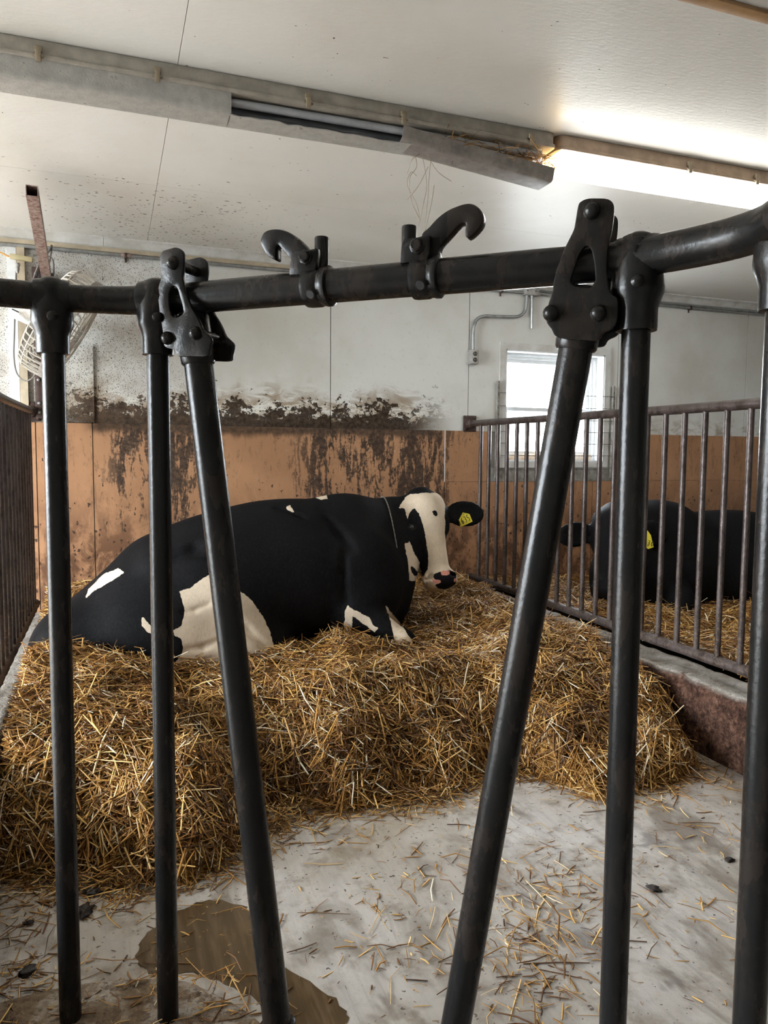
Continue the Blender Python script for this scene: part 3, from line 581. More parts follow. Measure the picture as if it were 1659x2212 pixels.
# caged fan
fc = np.array([-.235, 4.27, 1.862]); fa = np.array([.86, -.02, -.52]); fa /= np.linalg.norm(fa)
FN = thing('caged_fan', tuple(fc-np.array([0, 0, .3])), 'round cream wire-caged fan tilted on the wall above the dark bar partition', 'fan')
g1 = np.cross(fa, (0, 1., 0)); g1 /= np.linalg.norm(g1); g2 = np.cross(fa, g1)
def fp_(r, h, an): return fc+fa*h+r*(math.cos(an)*g1+math.sin(an)*g2)
RF = .285; m = MB()
for k in range(44):
    an = 2*PI*k/44; m.tube([fp_(RF, .065, an), fp_(RF+.004, 0, an), fp_(RF, -.045, an), fp_(RF-.015, -.072, an), fp_(RF-.06, -.086, an), fp_(.07, -.098, an)], .0040, 5)
m.build('rear_wires', M['fanwire'], FN)
m = MB()
for k in range(44):
    an = 2*PI*(k+.5)/44; m.tube([fp_(RF, .060, an), fp_(RF-.012, .085, an), fp_(RF-.06, .098, an), fp_(.07, .108, an)], .0026, 5)
m.build('front_wires', M['fanwire'], FN)
for r, hh in ((RF, .062), (RF, -.045), (RF-.06, -.087), (.16, -.094), (.07, -.098), (RF-.06, .099), (.16, .104), (.07, .109)):
    m = MB(); m.tube([fp_(r, hh, 2*PI*k/48) for k in range(48)], .0040, 6, closed=True); m.build('cage_ring', M['fanwire'], FN)
m = MB(); v = []; n = 64
for r, hh in ((RF+.006, .045), (RF+.006, .080), (RF+.002, .080), (RF+.002, .045)): v += [fp_(r, hh, 2*PI*k/n) for k in range(n)]
m.add(v, [(a*n+k, a*n+(k+1) % n, ((a+1) % 4)*n+(k+1) % n, ((a+1) % 4)*n+k) for a in range(4) for k in range(n)]); m.build('rim_band', M['fanmetal'], FN)
m = MB(); m.lathe([(.02, -.19), (.07, -.185), (.075, -.10), (.075, -.03), (.05, -.02)], fc, fa, 20); m.build('motor', M['fanmetal'], FN)
m = MB(); m.lathe([(.05, -.02), (.055, .02), (.03, .05), (.005, .055)], fc, fa, 18); m.build('hub', M['fanblade'], FN)
for b in range(3):
    v = []; nn = 8
    for i in range(nn+1):
        r = .05+(RF-.08)*i/nn; w = .35+.30*i/nn
        for sgn in (-1, 1): v.append(fp_(r, .01+.028*sgn, b*2*PI/3+.25*i/nn+sgn*w*.62))
    m = MB(); m.add(v, [(2*i, 2*i+1, 2*i+3, 2*i+2) for i in range(nn)]); o = m.build('blade', M['fanblade'], FN); o.modifiers.new('t', 'SOLIDIFY').thickness = .003
q = onp(47, 682, 1, 4.33); m = MB(); m.box((-.055, -.03, -.028), (.055, .03, .028), .004, rot=np.array(Matrix.Rotation(.42, 3, 'Y')), at=q); cb = m.build('control_box', M['white'], FN)
m = MB(); m.box((-.045, -.0315, -.004), (.03, -.030, .002), rot=np.array(Matrix.Rotation(.42, 3, 'Y')), at=q+np.array([0, 0, .008])); m.build('print_line', M['black'], cb, smooth=False)
m = MB(); m.tube([fc-fa*.17, (fc-fa*.19+np.array([-.374, YW-.05, 1.9]))/2, (-.374, YW-.046, 1.93)], .014, 10); m.build('mount_arm', M['rust'], FN)
# plug box and cords
pb = thing('plug_box', (-.45, YW-.06, 2.24), 'yellowed cord-end plug box hanging beside the red arm tube', 'plug box')
m = MB(); a = onp(20, 553, 1, YW-.06); b = onp(72, 562, 1, YW-.06); dd = (b-a); m.box((-.058, -.016, -.013), (.058, .016, .013), .006, rot=np.array(Matrix.Rotation(.09, 3, 'Y')), at=(a+b)/2); m.build('body', M['yellowbox'], pb)
pl = onp(37, 568, 1, YW-.06); m = MB(); m.lathe([(.014, 0), (.016, -.012), (.010, -.022), (.012, -.030), (.006, -.055)], pl, (0, 0, 1), 14); m.build('plug', M['boxgrey'], pb)
def cord(name, px, Y, r, mat, label):
    pts = spline([onp(x, y, 1, Y+dy) for x, y, dy in px], 6); m = MB(); m.tube(pts, r, 8); return tag(m.build(name, mat), label, 'cord')
cord('extension_cord', [(-40, 530, 0), (0, 545, 0), (12, 551, 0), (22, 555, 0)], YW-.06, .0045, M['cordorange'], 'orange extension cord running into the yellowed plug box')
cord('power_cord', [(35, 578, 0), (33, 640, 0), (31, 720, 0), (30, 770, 0), (36, 805, -.02), (52, 822, -.06), (68, 818, -.12), (82, 800, -.2)], YW-.06, .0038, M['cordgrey'], 'thin grey cord hanging in a loop from the plug box to the fan')
cord('cable_loop', [(62, 650, 0), (70, 610, 0), (86, 566, -.03), (104, 545, -.05), (112, 530, -.03), (108, 560, -.05), (96, 600, -.05), (84, 650, 0)], YW-.10, .0045, M['cordgrey'], 'grey cable looped over the red arm tube')
cord('cable_loop', [(72, 552, 0), (90, 552, .0), (112, 558, 0), (116, 585, 0), (110, 620, 0)], YW-.07, .0045, M['cordgrey'], 'grey cable curving down behind the arm clamp plate')

# ------------------------------------------------------------------ strip lights
YL0, YL1 = 2.522, 2.652
def trough(m, x0, x1, y0, y1, zt, zb, th=.003, near_side=True, far_side=True, cap0=False, cap1=False, rot=None, at=None, rag=None, nx=24):
    R = .018; P = []
    if near_side: P += [(y0, zt), (y0+.003, zb+R)]+[(y0+.003+R-R*math.cos(t), zb+R-R*math.sin(t)) for t in (.4, .8, 1.2)]
    else: P += [(y0+.016, zb)]
    P += [(y0+.003+R, zb), (y1-.003-R, zb)] if near_side else [(y1-.003-R, zb)]
    if far_side: P += [(y1-.003-R+R*math.sin(t), zb+R-R*math.cos(t)) for t in (.4, .8, 1.2)]+[(y1-.003, zb+R), (y1, zt)]
    c = np.mean(P, 0); inn = []
    for i, p in enumerate(P):
        a = np.array(P[max(i-1, 0)]); b = np.array(P[min(i+1, len(P)-1)]); t = b-a; nrm = np.array([-t[1], t[0]])/np.linalg.norm(t); nrm = nrm if np.dot(nrm, np.array([(y0+y1)/2, zt])-np.array(p)) > 0 else -nrm
        inn.append(tuple(np.array(p)+nrm*th))
    loop = P+inn[::-1]; n = len(loop); v = []
    for j in range(nx+1):
        x = x0+(x1-x0)*j/nx
        for i, p in enumerate(loop): v.append((x, p[0]+(rag[j] if rag is not None and i in (0, n-1) else 0), p[1]))
    f = [(j*n+i, j*n+(i+1) % n, (j+1)*n+(i+1) % n, (j+1)*n+i) for j in range(nx) for i in range(n)]+[tuple(range(n)), tuple(nx*n+i for i in range(n-1, -1, -1))]
    if rot is not None: v = [np.array(rot)@(np.array(p)-at)+at for p in v]
    m.add(v, f)
    for on, x, dx in ((cap0, x0, th), (cap1, x1-th, th)):
        if on:
            q = [(x+s, p[0], p[1]) for s in (0, dx) for p in P]; k = len(P)
            if rot is not None: q = [np.array(rot)@(np.array(p)-at)+at for p in q]
            m.add(q, [tuple(range(k)), tuple(range(2*k-1, k-1, -1))]+[(i, (i+1) % k, k+(i+1) % k, k+i) for i in range(k)])
def housing(root, x0, x1, mat, r=.03):
    def rr(x0, x1, y0, y1, r): return [(x0+r-r*math.cos(t), y0+r-r*math.sin(t)) for t in np.linspace(0, PI/2, 5)]+[(x1-r+r*math.sin(t), y0+r-r*math.cos(t)) for t in np.linspace(0, PI/2, 5)]+[(x1-r+r*math.cos(t), y1-r+r*math.sin(t)) for t in np.linspace(0, PI/2, 5)]+[(x0+r-r*math.sin(t), y1-r+r*math.cos(t)) for t in np.linspace(0, PI/2, 5)]
    E = ((1, 0, 0), (0, 1, 0), (0, 0, 1), (0, 0, 0))
    m = MB(); m.extrude(rr(x0, x1, YL0, YL1, r), *E, 2.374, ZC-.001, (), .003); m.extrude(rr(x0-.006, x1+.006, YL0-.006, YL1+.006, r+.004), *E, 2.362, 2.376, (), .003); return m.build('housing', mat, root)
def clip(root, x, mat=None):
    y = YL0-.009; m = MB(); m.box((x-.008, y-.004, 2.352), (x+.008, y+.004, 2.385), .002); m.box((x-.011, y-.001, 2.380), (x+.011, y+.008, 2.398), .002); m.box((x-.016, y-.002, 2.366), (x+.016, y+.002, 2.371), .001); m.build('clip', mat or M['clip'], root)
LA = thing('strip_light', (.4, 2.59, ZC), 'unlit grey strip light on the ceiling, its cover broken and hanging', 'strip light')
housing(LA, -.85, 1.600, M['housing'], .012)
m = MB(); trough(m, -.845, .387, YL0, YL1, 2.363, 2.298, cap0=True); m.build('cover', M['lens'], LA)
rag = rng.normal(0, .006, 25); m = MB(); trough(m, .385, 1.16, YL0, YL1, 2.363, 2.298, near_side=False, rag=rag); m.build('broken_cover', M['lens'], LA)
RT = np.array(Matrix.Rotation(math.radians(5.8), 3, 'Y')); at = np.array([.985, 2.58, 2.352])
m = MB(); trough(m, .985, 1.605, YL0-.006, YL1-.012, 2.350, 2.302, cap1=True, rot=RT, at=at); m.build('hanging_cover', M['lensdark'], LA)
m = MB(); m.box((-.82, YL0+.01, 2.366), (1.585, YL1-.01, 2.375)); m.build('reflector', M['reflector'], LA, smooth=False)
for y in (2.553, 2.622):
    m = MB(); m.tube([(-.80, y, 2.345), (1.56, y, 2.345)], .0135, 14); m.build('tube', M['tube'], LA)
for px, py in ((82, 105), (340, 150), (667, 220), (873, 246), (1150, 292)): clip(LA, onp(px, py, 1, YL0-.01)[0])
def lit(o):                                     # one glow all over, tinted only at the yellowed ends; inner faces do not shine
    o.data.materials.append(M['glow_end']); o.data.materials.append(M['lens']); yc = (YL0+YL1)/2
    for p in o.data.polygons:
        inner = abs(p.normal.x) < .5 and (p.normal.z > .25 or (p.center.y+o.parent.location.y-yc)*p.normal.y < -.01)
        p.material_index = 2 if inner else (1 if abs(p.normal.x) > .8 else 0)
    return o
LB = thing('strip_light', (2.8, 2.59, ZC), 'lit strip light with glowing white cover and tan housing on the ceiling', 'strip light')
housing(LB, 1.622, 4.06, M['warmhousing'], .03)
m = MB(); trough(m, 1.632, 4.05, YL0, YL1, 2.363, 2.298, cap0=True, cap1=True, nx=1); lit(m.build('lit_cover', M['glow'], LB))
for px, py in ((1492, 352), (1637, 376)): clip(LB, onp(px, py, 1, YL0-.01)[0])
for x in (2.95, 3.4, 3.9): clip(LB, x)
# nest straw stuck in the broken cover, strands below it
def straw_mat(name, dark=1.0):
    n = NT(name); a = n.attr('tint'); f = n.new('ShaderNodeSeparateColor'); n.put(f.inputs[0], a.outputs['Color'])
    col = n.ramp(f.outputs[0], [(0, tuple(c*dark for c in (.07, .026, .008))), (.25, tuple(c*dark for c in (.20, .080, .016))), (.52, tuple(c*dark for c in (.50, .245, .052))), (.82, tuple(c*dark for c in (.86, .56, .20))), (1, tuple(c*dark for c in (.95, .86, .68)))])
    n.b.inputs['Roughness'].default_value = .38; return n.out(col, .38, spec=.5)
M['straw'] = straw_mat('straw_stalks')
def straws(name, C, D, Ln, Wd, bend, tint, mat, parent=None):      # stalks: three-sided, bent once
    N = len(C); D = D/np.linalg.norm(D, axis=1)[:, None]; up = np.tile([0, 0, 1.], (N, 1)); s = np.cross(D, up); s /= np.linalg.norm(s, axis=1)[:, None]+1e-9; t = np.cross(s, D)
    an = rng.uniform(0, 2*PI, N); rings = []
    for k, q in enumerate((-.5, 0.0, .5)):
        c = C+D*(Ln*q)[:, None]+(t*np.sin(an)[:, None]+s*np.cos(an)[:, None])*(bend*(1-4*q*q)*Ln)[:, None]
        w = Wd*(1 if k == 1 else .75)
        for j in range(3):
            a2 = an+2*PI*j/3; rings.append(c+(s*np.cos(a2)[:, None]+t*np.sin(a2)[:, None]*.55)*w[:, None])
    V = np.stack(rings, 1); idx = np.arange(N)[:, None]*9
    qd = []
    for k in (0, 1):
        for j in range(3): qd.append([k*3+j, k*3+(j+1) % 3, (k+1)*3+(j+1) % 3, (k+1)*3+j])
    F = (idx[:, :, None]+np.array(qd)[None]).reshape(-1, 4)
    off = np.array(parent_loc(parent)) if parent else np.zeros(3)
    me = bpy.data.meshes.new(name); me.vertices.add(N*9); me.vertices.foreach_set('co', (V.reshape(-1, 3)-off).astype(np.float32).ravel())
    me.loops.add(len(F)*4); me.loops.foreach_set('vertex_index', F.astype(np.int32).ravel()); me.polygons.add(len(F)); me.polygons.foreach_set('loop_start', (np.arange(len(F))*4).astype(np.int32)); me.polygons.foreach_set('loop_total', np.full(len(F), 4, np.int32))
    at = me.attributes.new('tint', 'FLOAT_COLOR', 'POINT'); tc = np.repeat(np.stack([tint, tint, tint, np.ones(N)], 1), 9, 0); at.data.foreach_set('color', tc.astype(np.float32).ravel())
    me.update(calc_edges=True); me.validate(); return link(name, me, mat, parent)
N = 260; C = np.stack([rng.uniform(1.13, 1.61, N), rng.uniform(YL0-.008, YL1-.03, N), np.zeros(N)], 1); C[:, 2] = 2.350-(C[:, 0]-1.0)*.06+rng.uniform(-.02, .02, N)
D = rng.normal(0, 1, (N, 3))*np.array([1, .35, .28])
tag(straws('nest_straw', C, D, rng.uniform(.05, .13, N), rng.uniform(.001, .002, N), rng.normal(0, .08, N), rng.uniform(.15, .75, N), M['straw']), 'old nest straw stuffed in the broken lamp cover', 'nest', kind='stuff')
m = MB(); Yh = 2.60
for px in ([(905, 315), (915, 350), (922, 400), (915, 440), (905, 490)], [(935, 320), (928, 370), (925, 420), (920, 470), (912, 515)], [(895, 325), (900, 360), (885, 385), (888, 430), (905, 470)], [(920, 330), (945, 370), (975, 392)], [(900, 380), (888, 372), (880, 400), (900, 440), (908, 480)], [(938, 400), (932, 440), (918, 500)], [(925, 360), (905, 400), (880, 432)], [(910, 330), (890, 345), (880, 375)]):
    pts = [onp(x, y, 1, Yh+rng.uniform(-.02, .02)) for x, y in px]; m.tube(spline(pts, 5), .0011, 4)
tag(m.build('hanging_straw_strands', M['clip']), 'dusty straw wisps dangling below the broken lamp cover', 'straw', kind='stuff')
# ------------------------------------------------------------------ cows: one continuous surface each, from blended volumes
def frame(a, b):                                # rows: first along a, second near b
    a = np.array(a, float); a /= np.linalg.norm(a); b = np.array(b, float); b = b-a*np.dot(a, b); b /= np.linalg.norm(b); return np.stack([a, b, np.cross(a, b)])
class Blob:
    def __init__(s, lo, hi, h):
        s.lo = np.array(lo, float); s.h = h; s.n = np.ceil((np.array(hi)-s.lo)/h).astype(int)+1
        s.f = np.full(s.n, 1.0, np.float32)
        s.ax = [s.lo[i]+h*np.arange(s.n[i]) for i in range(3)]
    def _do(s, lo, hi, fn, k, sub=False):
        pad = k+.06; i0 = np.clip(((np.array(lo)-pad-s.lo)/s.h).astype(int), 0, s.n-1); i1 = np.clip(((np.array(hi)+pad-s.lo)/s.h).astype(int)+2, 1, s.n)
        sl = tuple(slice(a, b) for a, b in zip(i0, i1)); G = np.stack(np.meshgrid(*[s.ax[i][sl[i]] for i in range(3)], indexing='ij'), -1)
        d = fn(G).astype(np.float32); a = s.f[sl]
        if sub: d = -d; hh = np.clip(.5-.5*(a-d)/k, 0, 1); s.f[sl] = a*(1-hh)+d*hh+k*hh*(1-hh)
        else: hh = np.clip(.5+.5*(a-d)/k, 0, 1); s.f[sl] = a*(1-hh)+d*hh-k*hh*(1-hh)
    def ell(s, c, r, k=.06, R=None, sub=False):
        c = np.array(c, float); r = np.array(r, float); R = np.eye(3) if R is None else np.array(R); e = np.abs(R.T)@r
        def fn(G):
            p = (G-c)@R.T; k0 = np.sqrt(((p/r)**2).sum(-1)); k1 = np.sqrt(((p/(r*r))**2).sum(-1))+1e-9; return k0*(k0-1)/k1
        s._do(c-e, c+e, fn, k, sub); return s
    def cone(s, a, b, ra, rb, k=.05, flat=None, sub=False):   # flat: (axis, factor) squashes the section
        a = np.array(a, float); b = np.array(b, float); ba = b-a; R = max(ra, rb)
        def fn(G):
            p = G-a; t = np.clip((p@ba)/(ba@ba), 0, 1); q = p-t[..., None]*ba
            if flat is not None:
                ax = np.array(flat[0], float); ax = ax-ba*(ax@ba)/(ba@ba); ax /= np.linalg.norm(ax); m = q@ax; q = q+(m*(1/flat[1]-1))[..., None]*ax
            return np.sqrt((q*q).sum(-1))-(ra+(rb-ra)*t)
        s._do(np.minimum(a, b)-R, np.maximum(a, b)+R, fn, k, sub); return s
    def hit(s, x, y, d0=2.6, d1=5.0):             # where the view ray first meets the surface
        r = ray(x, y)
        for d in np.arange(d0, d1, s.h*.35):
            i = np.round((CP+r*d-s.lo)/s.h).astype(int)
            if (i >= 0).all() and (i < s.n).all() and s.f[tuple(i)] < 0: return CP+r*d
        return None
    def groove(s, px, r=.007, k=.02, out=.3):     # a skin fold along a line
        P = [s.hit(x, y) for x, y in px]; P = [p+(CP-p)/np.linalg.norm(CP-p)*r*out for p in P if p is not None]
        for a, b in zip(P[:-1], P[1:]): s.cone(a, b, r, r, k, sub=True)
    def mesh(s):                                  # surface nets
        f = s.f; g = f < 0; n = np.array(f.shape)-1
        cnt = np.zeros(n, np.float32); acc = np.zeros(tuple(n)+(3,), np.float32)
        def cs(o): return tuple(slice(o[i], o[i]+n[i]) for i in range(3))
        for ax in range(3):
            for o in np.ndindex(2, 2, 2):
                if o[ax]: continue
                o2 = list(o); o2[ax] = 1; A = f[cs(o)]; B = f[cs(o2)]; x = (A < 0) != (B < 0)
                t = np.where(x, A/np.where(x, A-B, 1), 0); cnt += x
                for q in range(3): acc[..., q] += np.where(x, (t if q == ax else o[q]), 0)
        act = cnt > 0; idx = np.full(n, -1, np.int64); idx[act] = np.arange(act.sum())
        ijk = np.argwhere(act); V = s.lo+s.h*(ijk+acc[act]/cnt[act][:, None]); F = []
        for ax in range(3):
            b, c = [(1, 2), (2, 0), (0, 1)][ax]; sa = [slice(0, f.shape[i]) for i in range(3)]; sb = list(sa); sa[ax] = slice(0, n[ax]); sb[ax] = slice(1, n[ax]+1)
            x = g[tuple(sa)] != g[tuple(sb)]; e = np.argwhere(x)
            e = e[(e[:, b] > 0) & (e[:, c] > 0) & (e[:, b] < n[b]) & (e[:, c] < n[c])]
            inside = g[tuple(e.T)]; q = []
            for db, dc in ((1, 1), (0, 1), (0, 0), (1, 0)):
                w = e.copy(); w[:, b] -= db; w[:, c] -= dc; q.append(idx[tuple(w.T)])
            q = np.stack(q, 1); q[~inside] = q[~inside][:, ::-1]; F.append(q)
        F = np.concatenate(F); F = F[(F >= 0).all(1)]; return V, F
def poly_sd(P, poly):                             # signed distance in px, positive inside
    poly = np.array(poly, float); d = np.full(len(P), 1e9); ins = np.zeros(len(P), bool); n = len(poly)
    for i in range(n):
        a = poly[i]; b = poly[(i+1) % n]; e = b-a; w = P-a; t = np.clip((w@e)/(e@e), 0, 1); d = np.minimum(d, ((w-t[:, None]*e)**2).sum(1))
        c1 = (a[1] > P[:, 1]) != (b[1] > P[:, 1]); x = (b[0]-a[0])*(P[:, 1]-a[1])/(b[1]-a[1]+1e-12)+a[0]; ins ^= c1 & (P[:, 0] < x)
    d = np.sqrt(d); return np.where(ins, d, -d)
def cow_mat(name, cream=(.70, .58, .44), black=(.0065, .0064, .0070)):
    n = NT(name); at = n.attr('coat'); c = n.new('ShaderNodeSeparateColor'); n.put(c.inputs[0], at.outputs['Color'])
    e = n.noise(n.map(n.pos, (1, 1, .45)), 75, 4, .7, .3); e2 = n.noise(n.pos, 20, 3, .6)
    jag = n.add(n.mul(n.m_('SUBTRACT', e, .5), .10), n.mul(n.m_('SUBTRACT', e2, .5), .09))
    w = n.st(n.add(c.outputs[0], jag), .495, .505); p = n.st(n.add(c.outputs[1], n.mul(jag, .6)), .49, .51); k = n.st(n.add(c.outputs[2], n.mul(jag, .3)), .49, .51)
    hair = n.noise(n.map(n.pos, (1, 1, .35), (.2, .3, 0)), 150, 3, .65, .8); fold = n.noise(n.map(n.pos, (.8, .8, 2.2), (0, -.5, 0)), 9, 4, .6, .5)
    wc = n.mix(n.st(n.noise(n.pos, 7, 3, .6), .3, .7), cream, tuple(q*.82 for q in cream)); wc = n.mix(n.mul(n.st(hair, .45, .7), .35), wc, tuple(q*.5 for q in cream))
    bc = n.mix(n.st(hair, .4, .75), black, tuple(q*2.0+.001 for q in black)); d = n.mul(n.st(n.noise(n.map(n.pos, (1, 1, 2)), 9, 3, .7), .62, .75), .5); bc = n.mix(n.mul(d, .22), bc, (.05, .034, .02))
    col = n.mix(w, bc, wc); col = n.mix(k, col, (.010, .009, .010)); col = n.mix(p, col, (.62, .27, .21))
    n.bump(hair, .20, .005); n.b.inputs['Sheen Weight'].default_value = .0; n.b.inputs['Sheen Roughness'].default_value = .4
    return n.out(col, n.add(.66, n.mul(w, .1)), spec=.05)
def finish_cow(name, V, F, parent, mat, coat):
    off = np.array(parent_loc(parent)); me = bpy.data.meshes.new(name)
    me.vertices.add(len(V)); me.vertices.foreach_set('co', (V-off).astype(np.float32).ravel()); me.loops.add(F.size); me.loops.foreach_set('vertex_index', F.astype(np.int32).ravel())
    me.polygons.add(len(F)); me.polygons.foreach_set('loop_start', (np.arange(len(F))*4).astype(np.int32)); me.polygons.foreach_set('loop_total', np.full(len(F), 4, np.int32)); me.polygons.foreach_set('use_smooth', np.ones(len(F), bool))
    at = me.attributes.new('coat', 'FLOAT_COLOR', 'POINT'); at.data.foreach_set('color', np.concatenate([coat, np.ones((len(V), 1))], 1).astype(np.float32).ravel())
    me.update(calc_edges=True); me.validate(); return link(name, me, mat, parent)
class Head:                                        # s down the face, u to the side, v out of the forehead
    def __init__(s, top, muz, turn):
        s.o = np.array(top); a = np.array(muz)-s.o; s.L = np.linalg.norm(a); s.a = a/s.L; v = CP-(s.o+np.array(muz))/2; n = v-s.a*(v@s.a); n /= np.linalg.norm(n)
        l = np.cross(s.a, n); l = l if l@CR > 0 else -l; c, q = math.cos(turn), math.sin(turn); s.n = n*c+l*q; s.l = l*c-n*q; s.R = np.stack([s.a, s.l, s.n])
    def __call__(s, a, b, c): return s.o+s.a*a+s.l*b+s.n*c
def head_volume(B, H, k=1.0):
    R = H.R; e = lambda c, r, kk=.04, **q: B.ell(H(*[t*k for t in c]), np.array(r)*k, kk, R, **q)
    e((.085, 0, -.075), (.105, .105, .105)); e((.015, 0, -.085), (.055, .070, .065), .03); e((-.022, 0, -.08), (.032, .058, .050), .02); e((.17, 0, -.055), (.13, .098, .075), .05)
    for u in (-1, 1): e((.178, u*.090, -.085), (.055, .034, .052), .03); e((.045, u*.075, -.08), (.045, .036, .05), .03)
    B.cone(H(.18*k, 0, -.075*k), H(.46*k, 0, -.062*k), .086*k, .064*k, .04)
    e((.27, 0, -.165), (.17, .074, .095), .05); B.cone(H(.28*k, 0, -.185*k), H(.465*k, 0, -.125*k), .075*k, .050*k, .04)
    e((.478, 0, -.055), (.058, .090, .072), .03); e((.482, 0, -.10), (.046, .066, .052), .03); e((.500, 0, -.042), (.032, .078, .042), .02)
    for u in (-1, 1):
        e((.487, u*.060, -.030), (.034, .028, .045), .02); B.ell(H(.470*k, u*.058*k, .004*k), np.array((.020, .013, .030))*k, .010, R, sub=True); B.ell(H(.482*k, u*.075*k, -.006*k), np.array((.008, .020, .022))*k, .008, R, sub=True)
def ear(B, base, tip, face, width, th=.013, k=.02, cup=.55):
    base = np.array(base); tip = np.array(tip); a = tip-base; L = np.linalg.norm(a); R = frame(a, np.cross(face, a)); c = base+a*.58
    B.cone(base-a*.12, base+a*.25, .034, .026, k+.01); B.ell(c, (L*.47, width/2, th), k, R); w = R[2] if R[2]@np.array(face) > 0 else -R[2]
    B.ell(c+w*(th*cup+.008), (L*.38, width*.36, .012), .008, R, sub=True)
def eyeball(H, s, u, v, par, r=.021):
    c = H(s, u, v); m = MB(); m.lathe([(r*math.sin(t), -r*math.cos(t)) for t in np.linspace(.05, PI-.05, 10)], c, H.n, 18); return m.build('eye', M['eye'], par)
n_ = NT('dark_wet_eye'); M['eye'] = n_.out((.006, .005, .005), .06, spec=.7)
M['eyerim'] = mat_simple('eye_rim', (.007, .007, .008), .5, spec=.2)
M['tag'] = mat_simple('yellow_ear_tag', (.72, .60, .045), .4, var=.12); M['ink'] = mat_simple('black_marker', (.012, .012, .012), .6)
M['rope'] = mat_simple('braided_rope', (.22, .20, .17), .7, bump=.4)
GL = {'1': [[(.35, .8), (.55, 1), (.55, 0)]], '6': [[(.75, .95), (.35, .75), (.18, .35), (.3, .05), (.65, .05), (.78, .3), (.6, .5), (.25, .42)]], '3': [[(.2, .9), (.55, 1), (.75, .8), (.6, .58), (.4, .52), (.65, .48), (.8, .25), (.55, 0), (.18, .08)]],
      '5': [[(.78, 1), (.3, 1), (.25, .58), (.6, .6), (.8, .35), (.6, .03), (.18, .06)]], '8': [[(.5, .52), (.25, .75), (.5, 1), (.75, .75), (.5, .52), (.22, .25), (.5, 0), (.78, .25), (.5, .52)]], '0': [[(.5, 1), (.22, .7), (.22, .3), (.5, 0), (.78, .3), (.78, .7), (.5, 1)]]}
def ear_tag(par, px, depthpt, nrm, text, base_px, th=.003):
    nrm = np.array(nrm)/np.linalg.norm(nrm); P = [onpl(x, y, depthpt, nrm) for x, y in px]; c = np.mean(P, 0)
    bl, br = (onpl(*q, depthpt, nrm) for q in base_px); e1 = br-bl; w = np.linalg.norm(e1); e1 /= w; e2 = np.cross(nrm, e1); e2 = e2 if e2[2] > 0 else -e2
    uv = [(float((p-c)@e1), float((p-c)@e2)) for p in P]
    m = MB(); m.extrude(uv, e1, e2, nrm, c, -th/2, th/2, (), .0008); t = m.build('ear_tag', M['tag'], par); t['label'] = 'yellow ear tag with hand-written number %s' % text
    cw = w/len(text)*1.02; hh = w*.50
    for i, ch in enumerate(text):
        m = MB()
        for st in GL[ch]:
            pts = [bl+e1*(cw*(i+.80*x+.02))+e2*(hh*(y*.95)+w*.13)+nrm*(th/2+.0008) for x, y in st]; m.tube(spline(pts, 4), .0017, 6)
        m.build('digit', M['ink'], t)
    m = MB(); top = max(P, key=lambda p: p[2]); m.lathe([(.006, -.006), (.006, .004), (.003, .006)], top-e2*.008, nrm, 12); m.build('tag_stud', M['tag'], t)
    return t
from mathutils.bvhtree import BVHTree

# --- the black and white cow
CW = thing('cow', (.6, 3.68, .25), 'black and white cow lying in deep straw, face turned this way, yellow tag 1635', 'cow')
B = Blob((-.50, 3.0, .02), (1.98, 4.22, 1.16), .0085)
B.ell((.80, 3.71, .585), (.60, .37, .380), .08)                # barrel
B.ell((.45, 3.68, .50), (.46, .40, .37), .10)                  # belly
B.ell((1.16, 3.72, .585), (.30, .315, .345), .10)                # shoulder mass
B.ell((1.33, 3.74, .52), (.185, .25, .30), .10)                # brisket
B.cone((.15, 3.71, .665), (1.15, 3.72, .845), .085, .095, .14)     # spine
B.ell((.15, 3.66, .40), (.34, .37, .29), .10)                   # pelvis
B.cone((.185, 3.50, .685), (.185, 3.86, .70), .062, .062, .07)       # hip bones
B.ell((-.10, 3.62, .31), (.225, .27, .215), .09); B.ell((-.17, 3.52, .31), (.19, .22, .20), .08)                  # buttock
B.cone((.12, 3.68, .60), (-.13, 3.66, .44), .055, .045, .09)
B.ell((.20, 3.42, .32), (.33, .19, .25), .08)                    # near thigh
B.ell((.52, 3.40, .26), (.26, .17, .20), .07)                    # stifle and flank fold
B.cone((.60, 3.36, .20), (.40, 3.14, .10), .085, .055, .06); B.cone((.40, 3.14, .11), tuple(onp(642, 1508, 1, 3.0)), .05, .042, .04)   # folded hind leg
B.cone((-.15, 3.60, .42), (-.30, 3.52, .25), .035, .022, .04)      # tail root
B.ell((1.17, 3.47, .56), (.17, .10, .25), .09)                    # near shoulder blade
elb = onp(770, 1318, 1, 3.42); kn = onp(872, 1386, 1, 3.28)
B.cone((1.20, 3.49, .52), elb, .11, .075, .08); B.cone(elb, kn, .075, .050, .04); B.ell(kn, (.055, .05, .05), .03); B.cone(kn, kn+np.array([-.22, -.02, -.10]), .045, .035, .03)
B.cone(onp(855, 1300, 1, 3.8), onp(868, 1372, 1, 3.72), .075, .05, .06)       # far foreleg
B.cone((1.16, 3.74, .74), (1.43, 3.80, .80), .215, .16, .12); B.cone((1.38, 3.80, .72), (1.54, 3.78, .78), .16, .12, .08); B.cone((1.30, 3.70, .55), (1.52, 3.70, .72), .17, .10, .08)
HD = Head(onp(914, 1062, 1, 3.70), onp(957, 1262, 1, 3.47), math.radians(15))
head_volume(B, HD)
B.cone(HD(.10, 0, -.13), (1.46, 3.82, .80), .11, .14, .08)
eb = HD(.115, .095, -.085); ear(B, eb, onp(1041, 1108, 1, eb[1]+.0), HD.n*.9+np.array([0, -.3, 0]), .150, .021)
eb2 = HD(.115, -.095, -.095); ear(B, eb2, onp(812, 1112, 1, eb2[1]+.03), HD.n*.7+np.array([-.2, -.5, -.2]), .140, .020)
